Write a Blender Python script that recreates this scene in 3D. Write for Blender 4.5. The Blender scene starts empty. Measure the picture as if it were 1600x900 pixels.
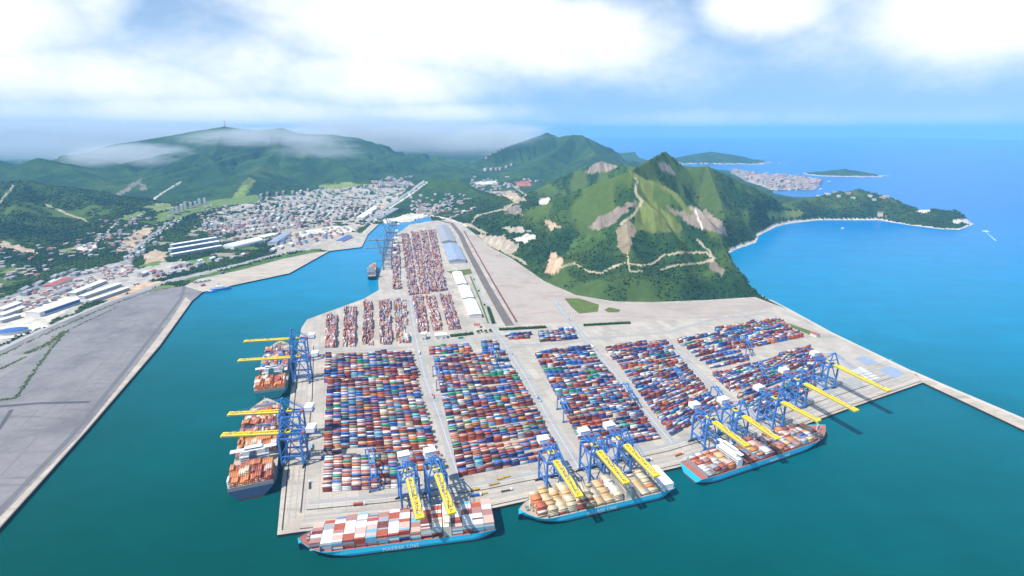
import bpy, math, random
import numpy as np
from mathutils import Matrix, Vector
random.seed(7); rng = np.random.default_rng(11)
scene = bpy.context.scene
COL = scene.collection
PI = math.pi

# ------------------------------------------------------------------ camera, sky, sun, exposure
F, CAMH = 800.0, 470.0                       # focal length in photo pixels (1600 wide), height above the sea
PITCH = math.atan(245.0 / F)
CP, SP = math.cos(PITCH), math.sin(PITCH)
cd = bpy.data.cameras.new("camera"); cam = bpy.data.objects.new("camera", cd); COL.objects.link(cam)
cd.sensor_width = 36.0; cd.lens = 36.0 * F / 1600.0
cd.clip_start = 1.0; cd.clip_end = 200000.0
cam.location = (0, 0, CAMH); cam.rotation_euler = (PI / 2 - PITCH, 0, 0)
scene.camera = cam

SUN_EL, SUN_AZ = 56.0, 236.0                 # degrees; azimuth clockwise from +Y (the view direction)
world = bpy.data.worlds.new("World"); scene.world = world; world.use_nodes = True
sd = bpy.data.lights.new("sun", 'SUN'); sun = bpy.data.objects.new("sun", sd); COL.objects.link(sun)
sd.energy = 5.0; sd.angle = math.radians(0.5); sd.color = (1.0, 0.955, 0.88)
_a, _e = math.radians(SUN_AZ), math.radians(SUN_EL)
sdir = Vector((math.sin(_a) * math.cos(_e), math.cos(_a) * math.cos(_e), math.sin(_e)))
sun.rotation_euler = (-sdir).to_track_quat('-Z', 'Y').to_euler()
sun.location = (0, 0, 3000)
scene.view_settings.view_transform = 'Standard'; scene.view_settings.look = 'None'
scene.view_settings.exposure = 0.3; scene.view_settings.gamma = 1.0
scene.view_settings.use_curve_mapping = False
SKY_STRENGTH = 0.1
HAZE_DENSITY = 0.000055
HAZE_COLOR = (0.25, 0.62, 1.0)


class NT:
    """small helper for writing node trees"""
    def __init__(s, tree): s.t = tree
    def n(s, typ, **kw):
        nd = s.t.nodes.new(typ)
        for k, v in kw.items():
            setattr(nd, k, v)
        return nd
    def l(s, a, b): s.t.links.new(a, b)
    def put(s, sock, v):
        if hasattr(v, 'is_linked') or hasattr(v, 'links'):
            s.l(v, sock)
        else:
            sock.default_value = v
    def m(s, op, a, b=None, c=None, clamp=False):
        nd = s.n('ShaderNodeMath', operation=op); nd.use_clamp = clamp
        s.put(nd.inputs[0], a)
        if b is not None: s.put(nd.inputs[1], b)
        if c is not None: s.put(nd.inputs[2], c)
        return nd.outputs[0]
    def smooth(s, v, lo, hi, a=0.0, b=1.0):
        nd = s.n('ShaderNodeMapRange', interpolation_type='SMOOTHSTEP')
        s.put(nd.inputs[0], v); nd.inputs[1].default_value = lo; nd.inputs[2].default_value = hi
        nd.inputs[3].default_value = a; nd.inputs[4].default_value = b
        return nd.outputs[0]
    def mix(s, fac, a, b, blend='MIX'):
        nd = s.n('ShaderNodeMix', data_type='RGBA', blend_type=blend)
        s.put(nd.inputs[0], fac); s.put(nd.inputs[6], a); s.put(nd.inputs[7], b)
        return nd.outputs[2]
    def noise(s, vec, scale, detail=4, rough=0.55, dist=0.0):
        nd = s.n('ShaderNodeTexNoise')
        if vec is not None: s.l(vec, nd.inputs['Vector'])
        nd.inputs['Scale'].default_value = scale; nd.inputs['Detail'].default_value = detail
        nd.inputs['Roughness'].default_value = rough; nd.inputs['Distortion'].default_value = dist
        return nd.outputs['Fac']


def build_sky():
    T = NT(world.node_tree); T.t.nodes.clear()
    out = T.n('ShaderNodeOutputWorld'); bg = T.n('ShaderNodeBackground'); T.l(bg.outputs[0], out.inputs[0])
    bg.inputs[1].default_value = SKY_STRENGTH
    sky = T.n('ShaderNodeTexSky', sky_type='NISHITA'); sky.sun_disc = False
    sky.sun_elevation = math.radians(SUN_EL); sky.sun_rotation = math.radians(SUN_AZ)
    sky.altitude = 300; sky.air_density = 1.0; sky.dust_density = 0.6; sky.ozone_density = 2.5
    tc = T.n('ShaderNodeTexCoord'); sep = T.n('ShaderNodeSeparateXYZ'); T.l(tc.outputs['Generated'], sep.inputs[0])
    az = T.m('ARCTAN2', sep.outputs[0], sep.outputs[1])
    el = T.m('ARCSINE', sep.outputs[2])
    comb = T.n('ShaderNodeCombineXYZ')
    T.l(az, comb.inputs[0]); T.l(T.m('MULTIPLY', el, 1.6), comb.inputs[1])
    n1 = T.noise(comb.outputs[0], 5.0, 9, 0.60, 0.3)
    n2 = T.noise(comb.outputs[0], 17.0, 8, 0.65, 0.3)
    nn = T.m('ADD', T.m('MULTIPLY', T.m('SUBTRACT', n1, 0.5), 2.3), T.m('MULTIPLY', T.m('SUBTRACT', n2, 0.5), 0.8))
    # cloud banks: azimuth, elevation, half widths (degrees), weight
    banks = [(-8, 11.5, 16, 6.5, 1.15), (6, 9.0, 10.5, 3.8, 1.15), (-13, 5.0, 14, 3.2, .85), (-45, 8.5, 8.0, 4.0, 1.1), (-36.0, 10.5, 3.2, 4.5, .62),
             (-38, 4.2, 16, 2.8, .85), (-30, 1.2, 20, 2.4, .86), (-8, 1.7, 13, 1.5, .72), (-27, 6, 12, 4, .68), (16, 6.5, 9, 3.5, .50), (33, 8.0, 12, 4, .52), (22, 1.0, 26, 1.2, .42), (24.0, 11.0, 6.0, 3.0, 1.0), (40, 9.6, 9, 4.4, 1.2), (33, 12.6, 12, 2.6, .9),
             (3, 1.2, 5, .8, .45), (0, 24, 70, 9, .9), (-75, 10, 22, 7, .8), (80, 10, 24, 7, .8), (140, 12, 30, 7, .7), (-140, 14, 30, 8, .7)]
    acc = None
    for a0, e0, ra, re, wt in banks:
        da = T.m('DIVIDE', T.m('SUBTRACT', az, math.radians(a0)), math.radians(ra))
        de = T.m('DIVIDE', T.m('SUBTRACT', el, math.radians(e0)), math.radians(re))
        q = T.m('ADD', T.m('MULTIPLY', da, da), T.m('MULTIPLY', de, de))
        g = T.m('MULTIPLY', T.m('POWER', 2.718, T.m('MULTIPLY', q, -0.8)), wt)
        acc = g if acc is None else T.m('MAXIMUM', acc, g)
    dens = T.m('ADD', acc, T.m('MULTIPLY', nn, 0.34))
    fac = T.smooth(dens, 0.12, 0.92)
    # bluer, brighter air than the clear-sky model gives at this height above the sea
    skyc = T.mix(T.smooth(el, 0.0, 0.22, 0.80, 0.35), sky.outputs[0], (2.5, 5.0, 8.9, 1))
    skyc = T.mix(T.smooth(el, -0.005, 0.06, 0.75, 0.0), skyc, (4.6, 6.7, 9.2, 1))
    shade = T.noise(comb.outputs[0], 8.0, 5, 0.55, 0.3)
    cl = T.mix(T.smooth(T.m('ADD', shade, T.m('MULTIPLY', fac, .12)), 0.38, 0.66), (8.5, 9.1, 9.8, 1), (10.0, 10.1, 10.2, 1))
    T.l(T.mix(T.m('MULTIPLY', fac, 0.97), skyc, cl), bg.inputs[0])
build_sky()


SCENE_SETTINGS = scene.cycles; SCENE_SETTINGS.volume_bounces = 1
# ------------------------------------------------------------------ geometry helpers
def ray(px, py):
    x = (px - 800.0) / F; y = -(py - 450.0) / F
    return x, CP + y * SP, y * CP - SP
def G(px, py, z=4.0):
    """the point at height z that the photograph shows at (px, py)"""
    x, y, dz = ray(px, py); t = (z - CAMH) / dz
    return Vector((x * t, y * t, z))
def V(px, py, Y):
    """the point at forward distance Y that the photograph shows at (px, py)"""
    x, y, dz = ray(px, py); t = Y / y
    return (x * t, Y, CAMH + dz * t)
def project(X, Y, Z):
    d = Y * CP - (Z - CAMH) * SP
    u = Y * SP + (Z - CAMH) * CP
    return 800 + F * X / d, 450 - F * u / d

ORD = ['', 'first', 'second', 'third', 'fourth', 'fifth', 'sixth', 'seventh', 'eighth', 'ninth', 'tenth', 'eleventh', 'twelfth', 'thirteenth',
       'fourteenth', 'fifteenth', 'sixteenth', 'seventeenth', 'eighteenth', 'nineteenth', 'twentieth', 'twenty-first', 'twenty-second', 'twenty-third']

class MB:
    """collects boxes, beams and faces and links them as one mesh object"""
    def __init__(s): s.v = []; s.f = []; s.m = []
    def face(s, pts, mi=0):
        i = len(s.v); s.v += [tuple(p) for p in pts]; s.f.append(tuple(range(i, i + len(pts)))); s.m.append(mi)
    def box(s, x0, y0, z0, x1, y1, z1, mi=0, top=None):
        i = len(s.v)
        s.v += [(x0, y0, z0), (x1, y0, z0), (x1, y1, z0), (x0, y1, z0), (x0, y0, z1), (x1, y0, z1), (x1, y1, z1), (x0, y1, z1)]
        for k, q in enumerate(((0, 3, 2, 1), (4, 5, 6, 7), (0, 1, 5, 4), (1, 2, 6, 5), (2, 3, 7, 6), (3, 0, 4, 7))):
            s.f.append(tuple(i + j for j in q)); s.m.append(top if (k == 1 and top is not None) else mi)
    def beam(s, a, b, w, h=None, mi=0):
        a = Vector(a); b = Vector(b); h = h or w
        d = (b - a).normalized(); up = Vector((0, 0, 1)) if abs(d.z) < 0.9 else Vector((0, 1, 0))
        s1 = d.cross(up).normalized() * (w / 2); s2 = s1.cross(d).normalized() * (h / 2)
        i = len(s.v)
        for p in (a, b):
            for q in (-s1 - s2, s1 - s2, s1 + s2, -s1 + s2): s.v.append(tuple(p + q))
        for q in ((0, 1, 2, 3), (7, 6, 5, 4), (0, 4, 5, 1), (1, 5, 6, 2), (2, 6, 7, 3), (3, 7, 4, 0)):
            s.f.append(tuple(i + j for j in q)); s.m.append(mi)
    def cyl(s, x, y, z0, z1, r, n=12, mi=0, r1=None):
        r1 = r if r1 is None else r1
        i = len(s.v)
        for z, q in ((z0, r), (z1, r1)):
            for k in range(n):
                a = 2 * PI * k / n; s.v.append((x + q * math.cos(a), y + q * math.sin(a), z))
        for k in range(n):
            s.f.append((i + k, i + (k + 1) % n, i + n + (k + 1) % n, i + n + k)); s.m.append(mi)
        s.f.append(tuple(i + n + k for k in range(n))); s.m.append(mi)
    def build(s, name, mats, parent=None, loc=None, smooth=False):
        me = bpy.data.meshes.new(name); me.from_pydata(s.v, [], s.f)
        if not isinstance(mats, (list, tuple)): mats = [mats]
        for m in mats: me.materials.append(m)
        if len(mats) > 1: me.polygons.foreach_set('material_index', s.m)
        if smooth: me.polygons.foreach_set('use_smooth', [True] * len(s.f))
        me.update()
        return link(name, me, parent, loc)
def link(name, data, parent=None, loc=None):
    o = bpy.data.objects.new(name, data); COL.objects.link(o)
    if parent is not None: o.parent = parent
    if loc is not None: o.location = loc
    return o
def tag(o, label=None, cat=None, group=None, kind=None):
    if label: o['label'] = label
    if cat: o['category'] = cat
    if group: o['group'] = group
    if kind: o['kind'] = kind
    return o
def thing(name, loc, rz, label, cat, group=None):
    o = bpy.data.objects.new(name, None); COL.objects.link(o)
    o.location = loc; o.rotation_euler = (0, 0, rz); o.empty_display_size = 5
    return tag(o, label, cat, group)
def fast_mesh(name, verts, faces, mats, col=None, smooth=False, mat_idx=None):
    """verts (N,3), faces (M,k) numpy; col (N,3) stored as the point colour 'col'"""
    me = bpy.data.meshes.new(name); verts = np.asarray(verts, np.float32); faces = np.asarray(faces, np.int32)
    me.vertices.add(len(verts)); me.vertices.foreach_set('co', verts.ravel())
    k = faces.shape[1]
    me.loops.add(faces.size); me.loops.foreach_set('vertex_index', faces.ravel())
    me.polygons.add(len(faces))
    me.polygons.foreach_set('loop_start', np.arange(0, faces.size, k, dtype=np.int32))
    if smooth: me.polygons.foreach_set('use_smooth', np.ones(len(faces), bool))
    if not isinstance(mats, (list, tuple)): mats = [mats]
    for m in mats: me.materials.append(m)
    if mat_idx is not None: me.polygons.foreach_set('material_index', mat_idx)
    if col is not None:
        at = me.attributes.new('col', 'FLOAT_COLOR', 'POINT')
        c = np.ones((len(verts), 4), np.float32); c[:, :3] = col; at.data.foreach_set('color', c.ravel())
    me.update(calc_edges=True); me.validate()
    return link(name, me)

# ------------------------------------------------------------------ value noise for the relief
def _hash(ix, iy, seed):
    h = (ix.astype(np.int64) * 374761393 + iy.astype(np.int64) * 668265263 + seed * 144269504) & 0x7fffffff
    h = ((h ^ (h >> 13)) * 1274126177) & 0x7fffffff
    return ((h ^ (h >> 16)) & 0xffff) / 65535.0
def vnoise(x, y, seed=0):
    ix = np.floor(x); iy = np.floor(y); fx = x - ix; fy = y - iy
    fx = fx * fx * (3 - 2 * fx); fy = fy * fy * (3 - 2 * fy)
    a = _hash(ix, iy, seed); b = _hash(ix + 1, iy, seed); c = _hash(ix, iy + 1, seed); d = _hash(ix + 1, iy + 1, seed)
    return (a * (1 - fx) + b * fx) * (1 - fy) + (c * (1 - fx) + d * fx) * fy
def fbm(x, y, sc, octv=4, seed=0, ridged=False):
    t = np.zeros_like(x); a = 1.0; s = 0.0
    for k in range(octv):
        n = vnoise(x / sc + 17.3 * k, y / sc - 9.1 * k, seed + k)
        if ridged: n = 1 - np.abs(2 * n - 1)
        t += a * n; s += a; a *= 0.5; sc *= 0.5
    return t / s
def in_poly(x, y, P):
    r = np.zeros(x.shape, bool); n = len(P)
    for i in range(n):
        x0, y0 = P[i]; x1, y1 = P[(i + 1) % n]
        if y0 == y1: continue
        c = ((y0 > y) != (y1 > y)) & (x < (x1 - x0) * (y - y0) / (y1 - y0) + x0)
        r ^= c
    return r
def seg_dist(x, y, a, b):
    dx, dy = b[0] - a[0], b[1] - a[1]; L = dx * dx + dy * dy + 1e-9
    t = np.clip(((x - a[0]) * dx + (y - a[1]) * dy) / L, 0, 1)
    return np.hypot(x - a[0] - t * dx, y - a[1] - t * dy), t
def poly_dist(x, y, P, closed=True):
    d = np.full(x.shape, 1e9)
    for i in range(len(P) if closed else len(P) - 1):
        d = np.minimum(d, seg_dist(x, y, P[i], P[(i + 1) % len(P)])[0])
    return d

# ------------------------------------------------------------------ materials
MATS = {}
def mat(name, col, rough=0.7, var=0.12, scale=0.05, metal=0.0, spec=0.3, attr=False, bump=0.0):
    if name in MATS: return MATS[name]
    m = bpy.data.materials.new(name); m.use_nodes = True; T = NT(m.node_tree)
    b = T.t.nodes['Principled BSDF']
    b.inputs['Roughness'].default_value = rough; b.inputs['Metallic'].default_value = metal
    b.inputs['Specular IOR Level'].default_value = spec
    geo = T.n('ShaderNodeNewGeometry')
    n = T.noise(geo.outputs['Position'], scale, 5, 0.6)
    if attr:
        at = T.n('ShaderNodeAttribute'); at.attribute_name = 'col'; base = at.outputs['Color']
    else:
        base = (*col, 1)
    f = T.m('MULTIPLY_ADD', T.m('SUBTRACT', n, 0.5), 2.4 * var, 1.0)
    cc = T.n('ShaderNodeCombineXYZ')
    for i in range(3): T.l(f, cc.inputs[i])
    T.l(T.mix(1.0, base, cc.outputs[0], 'MULTIPLY'), b.inputs['Base Color'])
    if bump:
        bp = T.n('ShaderNodeBump'); bp.inputs['Strength'].default_value = 0.6; bp.inputs['Distance'].default_value = bump
        T.l(n, bp.inputs['Height']); T.l(bp.outputs[0], b.inputs['Normal'])
    MATS[name] = m
    return m

def ground_mat(name, col, streak=None, angle=0.0, var=0.1, scale=0.02, stain=(0.6, 0.6, 0.62), stain_amt=0.3, streak_amt=0.3, panel=0.0):
    """paving: large stains, fine grain and tyre streaks along one direction"""
    m = bpy.data.materials.new(name); m.use_nodes = True; T = NT(m.node_tree); b = T.t.nodes['Principled BSDF']
    b.inputs['Roughness'].default_value = 0.9; b.inputs['Specular IOR Level'].default_value = 0.15
    geo = T.n('ShaderNodeNewGeometry')
    n1 = T.noise(geo.outputs['Position'], scale, 6, 0.62); n2 = T.noise(geo.outputs['Position'], scale * 9, 4, 0.6)
    mp = T.n('ShaderNodeMapping'); T.l(geo.outputs['Position'], mp.inputs[0])
    mp.inputs['Rotation'].default_value = (0, 0, -angle); mp.inputs['Scale'].default_value = (0.006, 0.09, 0.05)
    n3 = T.noise(mp.outputs[0], 1.0, 5, 0.6, 0.3)
    c = T.mix(T.m('MULTIPLY', T.smooth(n1, 0.42, 0.7), stain_amt), (*col, 1), (col[0] * stain[0], col[1] * stain[1], col[2] * stain[2], 1))
    c = T.mix(T.m('MULTIPLY', T.smooth(n3, 0.5, 0.72), streak_amt), c, (*(streak or (col[0] * .55, col[1] * .55, col[2] * .55)), 1))
    f = T.m('MULTIPLY_ADD', T.m('SUBTRACT', n2, 0.5), 2 * var, 1.0)
    if panel:      # paving poured in bays of slightly different age, with dark joints
        mp2 = T.n('ShaderNodeMapping'); T.l(geo.outputs['Position'], mp2.inputs[0]); mp2.inputs['Rotation'].default_value = (0, 0, -angle)
        br = T.n('ShaderNodeTexBrick'); T.l(mp2.outputs[0], br.inputs['Vector']); br.inputs['Scale'].default_value = 1.0
        br.inputs['Brick Width'].default_value = 46; br.inputs['Row Height'].default_value = 17; br.inputs['Mortar Size'].default_value = .35; br.inputs['Mortar Smooth'].default_value = .3
        br.inputs['Color1'].default_value = (.84, .84, .84, 1); br.inputs['Color2'].default_value = (1.06, 1.06, 1.06, 1); br.inputs['Mortar'].default_value = (.66, .66, .66, 1)
        c = T.mix(panel, c, T.mix(1.0, c, br.outputs['Color'], 'MULTIPLY'))
        n4 = T.noise(geo.outputs['Position'], .11, 6, .7, .6)
        c = T.mix(T.m('MULTIPLY', T.smooth(n4, .56, .70), .45), c, (col[0] * .52, col[1] * .52, col[2] * .54, 1))
    cc = T.n('ShaderNodeCombineXYZ')
    for i in range(3): T.l(f, cc.inputs[i])
    T.l(T.mix(1.0, c, cc.outputs[0], 'MULTIPLY'), b.inputs['Base Color'])
    return m

def water_mat():
    m = bpy.data.materials.new('sea_water'); m.use_nodes = True; T = NT(m.node_tree); b = T.t.nodes['Principled BSDF']
    b.inputs['Roughness'].default_value = 0.25; b.inputs['Specular IOR Level'].default_value = 0.05; b.inputs['IOR'].default_value = 1.33
    geo = T.n('ShaderNodeNewGeometry'); sep = T.n('ShaderNodeSeparateXYZ'); T.l(geo.outputs['Position'], sep.inputs[0])
    n1 = T.noise(geo.outputs['Position'], 0.0016, 4, 0.5, 0.6); n2 = T.noise(geo.outputs['Position'], 0.012, 5, 0.6, 0.5)
    # silty green harbour water near the berths grading to clear blue bay water farther out
    d = T.m('ADD', sep.outputs[1], T.m('MULTIPLY', sep.outputs[0], 0.22))
    d = T.m('ADD', d, T.m('MULTIPLY', T.m('SUBTRACT', n1, 0.5), 420.0))
    r = T.n('ShaderNodeValToRGB'); T.l(T.m('DIVIDE', d, 4000.0), r.inputs[0])
    e = r.color_ramp.elements
    e[0].position = 0.10; e[0].color = (0.000, 0.062, 0.056, 1)
    e[1].position = 0.95; e[1].color = (0.000, 0.150, 0.440, 1)
    for p, c in ((0.19, (0.0, 0.098, 0.118, 1)), (0.25, (0.0, 0.130, 0.185, 1)), (0.34, (0.0, 0.185, 0.320, 1)), (0.48, (0.0, 0.205, 0.400, 1)), (0.66, (0.0, 0.185, 0.430, 1))):
        k = e.new(p); k.color = c
    mp = T.n('ShaderNodeMapping'); T.l(geo.outputs['Position'], mp.inputs[0]); mp.inputs['Rotation'].default_value = (0, 0, .5); mp.inputs['Scale'].default_value = (.0035, .016, .01)
    n3 = T.noise(mp.outputs[0], 1.0, 7, 0.62, 0.8)
    f = T.m('ADD', T.m('MULTIPLY_ADD', T.m('SUBTRACT', n2, 0.5), 0.32, 1.0), T.m('MULTIPLY', T.m('SUBTRACT', n3, 0.5), 0.34)); cc = T.n('ShaderNodeCombineXYZ')
    for i in range(3): T.l(f, cc.inputs[i])
    T.l(T.mix(1.0, r.outputs[0], cc.outputs[0], 'MULTIPLY'), b.inputs['Base Color'])
    w = T.noise(geo.outputs['Position'], 0.11, 5, 0.65, 0.4)
    bp = T.n('ShaderNodeBump'); bp.inputs['Strength'].default_value = 0.25; bp.inputs['Distance'].default_value = 1.2
    T.l(w, bp.inputs['Height']); T.l(bp.outputs[0], b.inputs['Normal'])
    return m

M_white = mat('white_paint', (.80, .80, .79), .45, .06, .3)
M_cream = mat('cream_paint', (.70, .62, .50), .5, .08, .3)
M_blue = mat('crane_blue', (.055, .19, .50), .45, .18, .25)
M_bluelt = mat('crane_pale_blue', (.10, .24, .50), .5, .18, .25)
M_yellow = mat('boom_yellow', (.86, .62, .02), .45, .10, .3)
M_dark = mat('dark_steel', (.04, .042, .05), .5, .15, .3)
M_grey = mat('grey_steel', (.26, .28, .31), .5, .15, .3)
M_glass = mat('window_glass', (.03, .05, .07), .12, .05, .3, spec=.6)
M_cyan = mat('hull_cyan', (.055, .60, .86), .38, .08, .12)
M_navy = mat('hull_navy', (.012, .02, .05), .4, .2, .15)
M_boot = mat('hull_boot_red', (.16, .055, .05), .6, .25, .15)
M_slate = mat('hull_slate', (.07, .11, .20), .4, .15, .15)
M_pink = mat('deck_red_oxide', (.40, .125, .09), .7, .2, .2)
M_deckb = mat('deck_beige', (.46, .38, .29), .7, .2, .2)
M_conc = mat('concrete', (.44, .41, .36), .9, .12, .05)
M_quaywall = mat('quay_wall', (.03, .03, .03), .9, .3, .06)
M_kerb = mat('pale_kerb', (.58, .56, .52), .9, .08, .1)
M_roofred = mat('red_roof', (.42, .10, .08), .8, .15, .1)
M_roofgrey = mat('grey_roof', (.30, .31, .34), .7, .12, .05)
M_roofblue = mat('blue_roof', (.05, .13, .38), .5, .12, .05)
M_roofbluegrey = mat('blue_grey_roof', (.27, .33, .44), .5, .12, .05)
M_wallw = mat('pale_wall', (.64, .61, .57), .85, .1, .1)
M_wallp = mat('pink_wall', (.52, .38, .34), .85, .1, .1)
M_wallg = mat('grey_wall', (.40, .40, .41), .85, .1, .1)
M_attr = mat('painted_steel', (1, 1, 1), .55, .14, .22, attr=True)
def sunlit_dusty_top(m, amt):  # paler upward faces: sunlit tops put into the colour, with some dust
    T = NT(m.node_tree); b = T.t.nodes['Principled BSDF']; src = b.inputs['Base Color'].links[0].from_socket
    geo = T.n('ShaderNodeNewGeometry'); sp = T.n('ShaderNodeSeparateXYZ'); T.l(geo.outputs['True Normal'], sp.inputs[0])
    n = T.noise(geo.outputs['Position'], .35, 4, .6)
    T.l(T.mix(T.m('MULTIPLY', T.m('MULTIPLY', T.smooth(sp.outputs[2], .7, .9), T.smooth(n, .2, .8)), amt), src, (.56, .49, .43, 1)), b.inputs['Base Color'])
sunlit_dusty_top(M_attr, .24)
M_leaf = mat('leaves', (1, 1, 1), .9, .3, .12, spec=.1, attr=True)
M_hedge = mat('hedge_leaves', (.035, .085, .022), .9, .5, .5, spec=.1, bump=.6)
M_grass = mat('grass', (.11, .15, .035), .95, .3, .05, spec=.1)
M_sand = mat('pale_sand', (.60, .50, .38), .95, .12, .03, spec=.1)
M_wake = mat('foam', (.30, .50, .60), .7, .2, .1)
M_road = mat('asphalt', (.13, .13, .135), .9, .15, .03, spec=.15)

# ------------------------------------------------------------------ outlines on the ground
def px_poly(P, z=0.0): return [tuple(G(x, y, z)[:2]) for x, y in P]
WEST_COAST = [(-60, 896), (0, 825), (140, 668), (250, 540), (300, 470), (317, 456), (367, 445), (452, 427), (515, 392), (565, 386), (575, 366), (592, 350), (642, 347), (670, 338)]
PORT_W = [(674, 345), (640, 351), (628, 360), (615, 368), (609, 380), (600, 408), (591, 437), (592, 453), (568, 467), (480, 499), (471, 512), (462, 560), (454, 614), (444, 715), (433, 836)]
PORT_S = [(467, 831), (600, 818), (766, 795), (820, 783), (950, 757), (1042, 734), (1072, 727), (1180, 692), (1283, 654), (1335, 635), (1444, 597)]
PORT_E = [(1424, 580), (1300, 520), (1240, 487)]
EAST_COAST = [(1168, 450), (1157, 440), (1147, 415), (1136, 397), (1155, 388), (1182, 379), (1186, 368), (1214, 354), (1235, 349), (1278, 344), (1373, 344), (1422, 352), (1470, 358),
              (1500, 359), (1523, 350), (1500, 344), (1465, 338), (1430, 339), (1400, 323), (1340, 313), (1290, 308), (1240, 308), (1209, 302), (1207, 298), (1272, 297), (1287, 284), (1240, 277), (1180, 272), (1140, 267), (1060, 258)]
LAND = px_poly(WEST_COAST + PORT_W + PORT_S + PORT_E + EAST_COAST) + [(2300, 9000), (2600, 16500), (-20000, 16500), (-20000, 300), tuple(G(-400, 900, 0)[:2])]
PORT_N = [(1180, 464), (1100, 469), (1020, 472), (960, 471), (900, 461), (850, 439), (800, 404), (762, 384), (745, 368), (722, 350), (700, 343)]
PORT = PORT_W + PORT_S + PORT_E + PORT_N
YARD = [(-60, 896), (0, 825), (140, 668), (250, 540), (300, 470), (317, 456), (290, 447), (230, 453), (170, 472), (130, 489), (60, 519), (0, 548), (-150, 610), (-420, 700), (-420, 896)]
APRON = [(317, 456), (367, 445), (452, 427), (515, 392), (488, 395), (440, 405), (380, 421), (310, 436), (288, 447)]
APRON2 = [(515, 392), (565, 386), (575, 366), (592, 350), (580, 350), (565, 364), (548, 368), (520, 380), (500, 390)]
W_PORT = px_poly(PORT, 4); W_YARD = px_poly(YARD, 4); W_APR = px_poly(APRON, 4); W_APR2 = px_poly(APRON2, 4)

# ------------------------------------------------------------------ relief
RIDGES = [  # (points (px, py, forward distance), half width)
    ([(1040, 237, 2500), (1012, 252, 2250), (985, 268, 2000), (995, 300, 1880), (978, 345, 1740), (985, 400, 1560), (975, 440, 1450)], 360),
    ([(985, 268, 2000), (930, 288, 2100), (860, 316, 2230), (800, 333, 2330), (765, 348, 2400)], 330),
    ([(978, 345, 1740), (930, 372, 1720), (880, 400, 1640), (850, 425, 1560)], 190),
    ([(1040, 237, 2500), (1072, 264, 2560), (1105, 259, 2600), (1150, 282, 2650), (1190, 300, 2700), (1225, 318, 2700)], 430),
    ([(985, 268, 2000), (1040, 292, 1920), (1085, 318, 1820), (1115, 355, 1700), (1140, 405, 1540), (1150, 440, 1450)], 260),
    ([(995, 300, 1880), (1040, 345, 1700), (1060, 390, 1570), (1070, 430, 1470)], 180),
    ([(1105, 259, 2600), (1120, 300, 2350), (1135, 345, 2080), (1130, 385, 1830)], 280),
    ([(940, 252, 3200), (880, 276, 3250), (840, 296, 3250), (800, 316, 3000)], 420),
    ([(1000, 262, 3000), (950, 256, 3150), (940, 252, 3200)], 400),
    ([(745, 252, 6200), (800, 227, 6400), (840, 213, 6500), (855, 207, 6500), (872, 214, 6450), (895, 210, 6400), (908, 211, 6400), (940, 226, 6300), (968, 247, 6200), (1000, 262, 6000)], 1150),
    ([(895, 210, 6400), (860, 245, 5600), (830, 262, 5200)], 650),
    ([(908, 211, 6400), (930, 240, 5500), (915, 262, 5000)], 650),
    ([(100, 247, 5300), (140, 238, 5400), (180, 225, 5600), (240, 217, 5700), (300, 206, 5700), (350, 198, 5600), (400, 204, 5600), (440, 200, 5600), (470, 210, 5700), (520, 211, 5900), (560, 216, 6100), (610, 240, 6300)], 1900, 1.1),
    ([(440, 200, 5600), (432, 236, 4900), (402, 266, 4250), (386, 276, 3900), (378, 305, 3500)], 620, 1.15),
    ([(386, 276, 3900), (430, 300, 3800), (460, 312, 3750)], 330),
    ([(300, 206, 5700), (258, 250, 4900), (205, 288, 4100), (170, 310, 3750)], 680, 1.15),
    ([(350, 198, 5600), (332, 246, 4800), (300, 286, 4100)], 620, 1.15),
    ([(520, 211, 5900), (515, 250, 5200), (520, 280, 4700)], 800, 1.15),
    ([(20, 275, 4700), (60, 262, 4800), (105, 252, 4900), (150, 244, 4950), (188, 258, 4600), (222, 282, 4250)], 620),
    ([(255, 262, 4500), (285, 246, 4650), (318, 238, 4750), (340, 258, 4400), (352, 280, 4050)], 480), ([(440, 268, 4500), (478, 250, 4700), (512, 246, 4750), (540, 262, 4500), (556, 280, 4300)], 520),
    ([(590, 262, 5300), (622, 246, 5600), (660, 250, 5600), (700, 262, 5400)], 700),
    ([(-160, 290, 3600), (-60, 268, 4000), (0, 252, 4200), (35, 258, 4200), (60, 247, 4200), (108, 261, 4150), (150, 290, 3800), (190, 312, 3400)], 900, 1.2),
    ([(-140, 300, 2700), (-60, 290, 2900), (0, 284, 2950), (40, 283, 2950), (100, 300, 2850), (160, 316, 2750), (205, 327, 2700)], 720, 1.2),
    ([(40, 283, 2950), (20, 330, 2400), (-20, 370, 2080)], 420),
    ([(-120, 372, 1950), (-40, 388, 1900), (20, 405, 1850), (60, 412, 1830)], 190),
    ([(480, 240, 11000), (520, 222, 11000), (570, 208, 11000), (622, 202, 11000), (680, 214, 11000), (740, 236, 11000), (800, 233, 11500), (900, 240, 11500)], 2400),
    ([(640, 296, 3700), (662, 283, 3750), (682, 278, 3750), (704, 280, 3700), (725, 286, 3650), (748, 303, 3500)], 330),
    ([(735, 312, 3200), (785, 303, 3250), (815, 312, 3100)], 300),
    ([(960, 240, 9800), (1010, 236, 9800), (1070, 240, 10200)], 1200),
    ([(1205, 322, 2950), (1255, 312, 3000), (1298, 303, 3050), (1340, 297, 3050), (1380, 305, 2980), (1410, 320, 2900), (1430, 332, 2830), (1460, 328, 2800), (1492, 331, 2760), (1512, 343, 2740)], 330),
]
ISLES = [
    ([(1272, 276, 5850), (1300, 265, 5900), (1320, 263, 5900), (1345, 267, 5850), (1385, 278, 5800)], 330),
    ([(1050, 250, 8600), (1085, 240, 8600), (1112, 236, 8600), (1140, 240, 8500), (1168, 253, 8500), (1190, 254, 8500)], 800),
]
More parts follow.
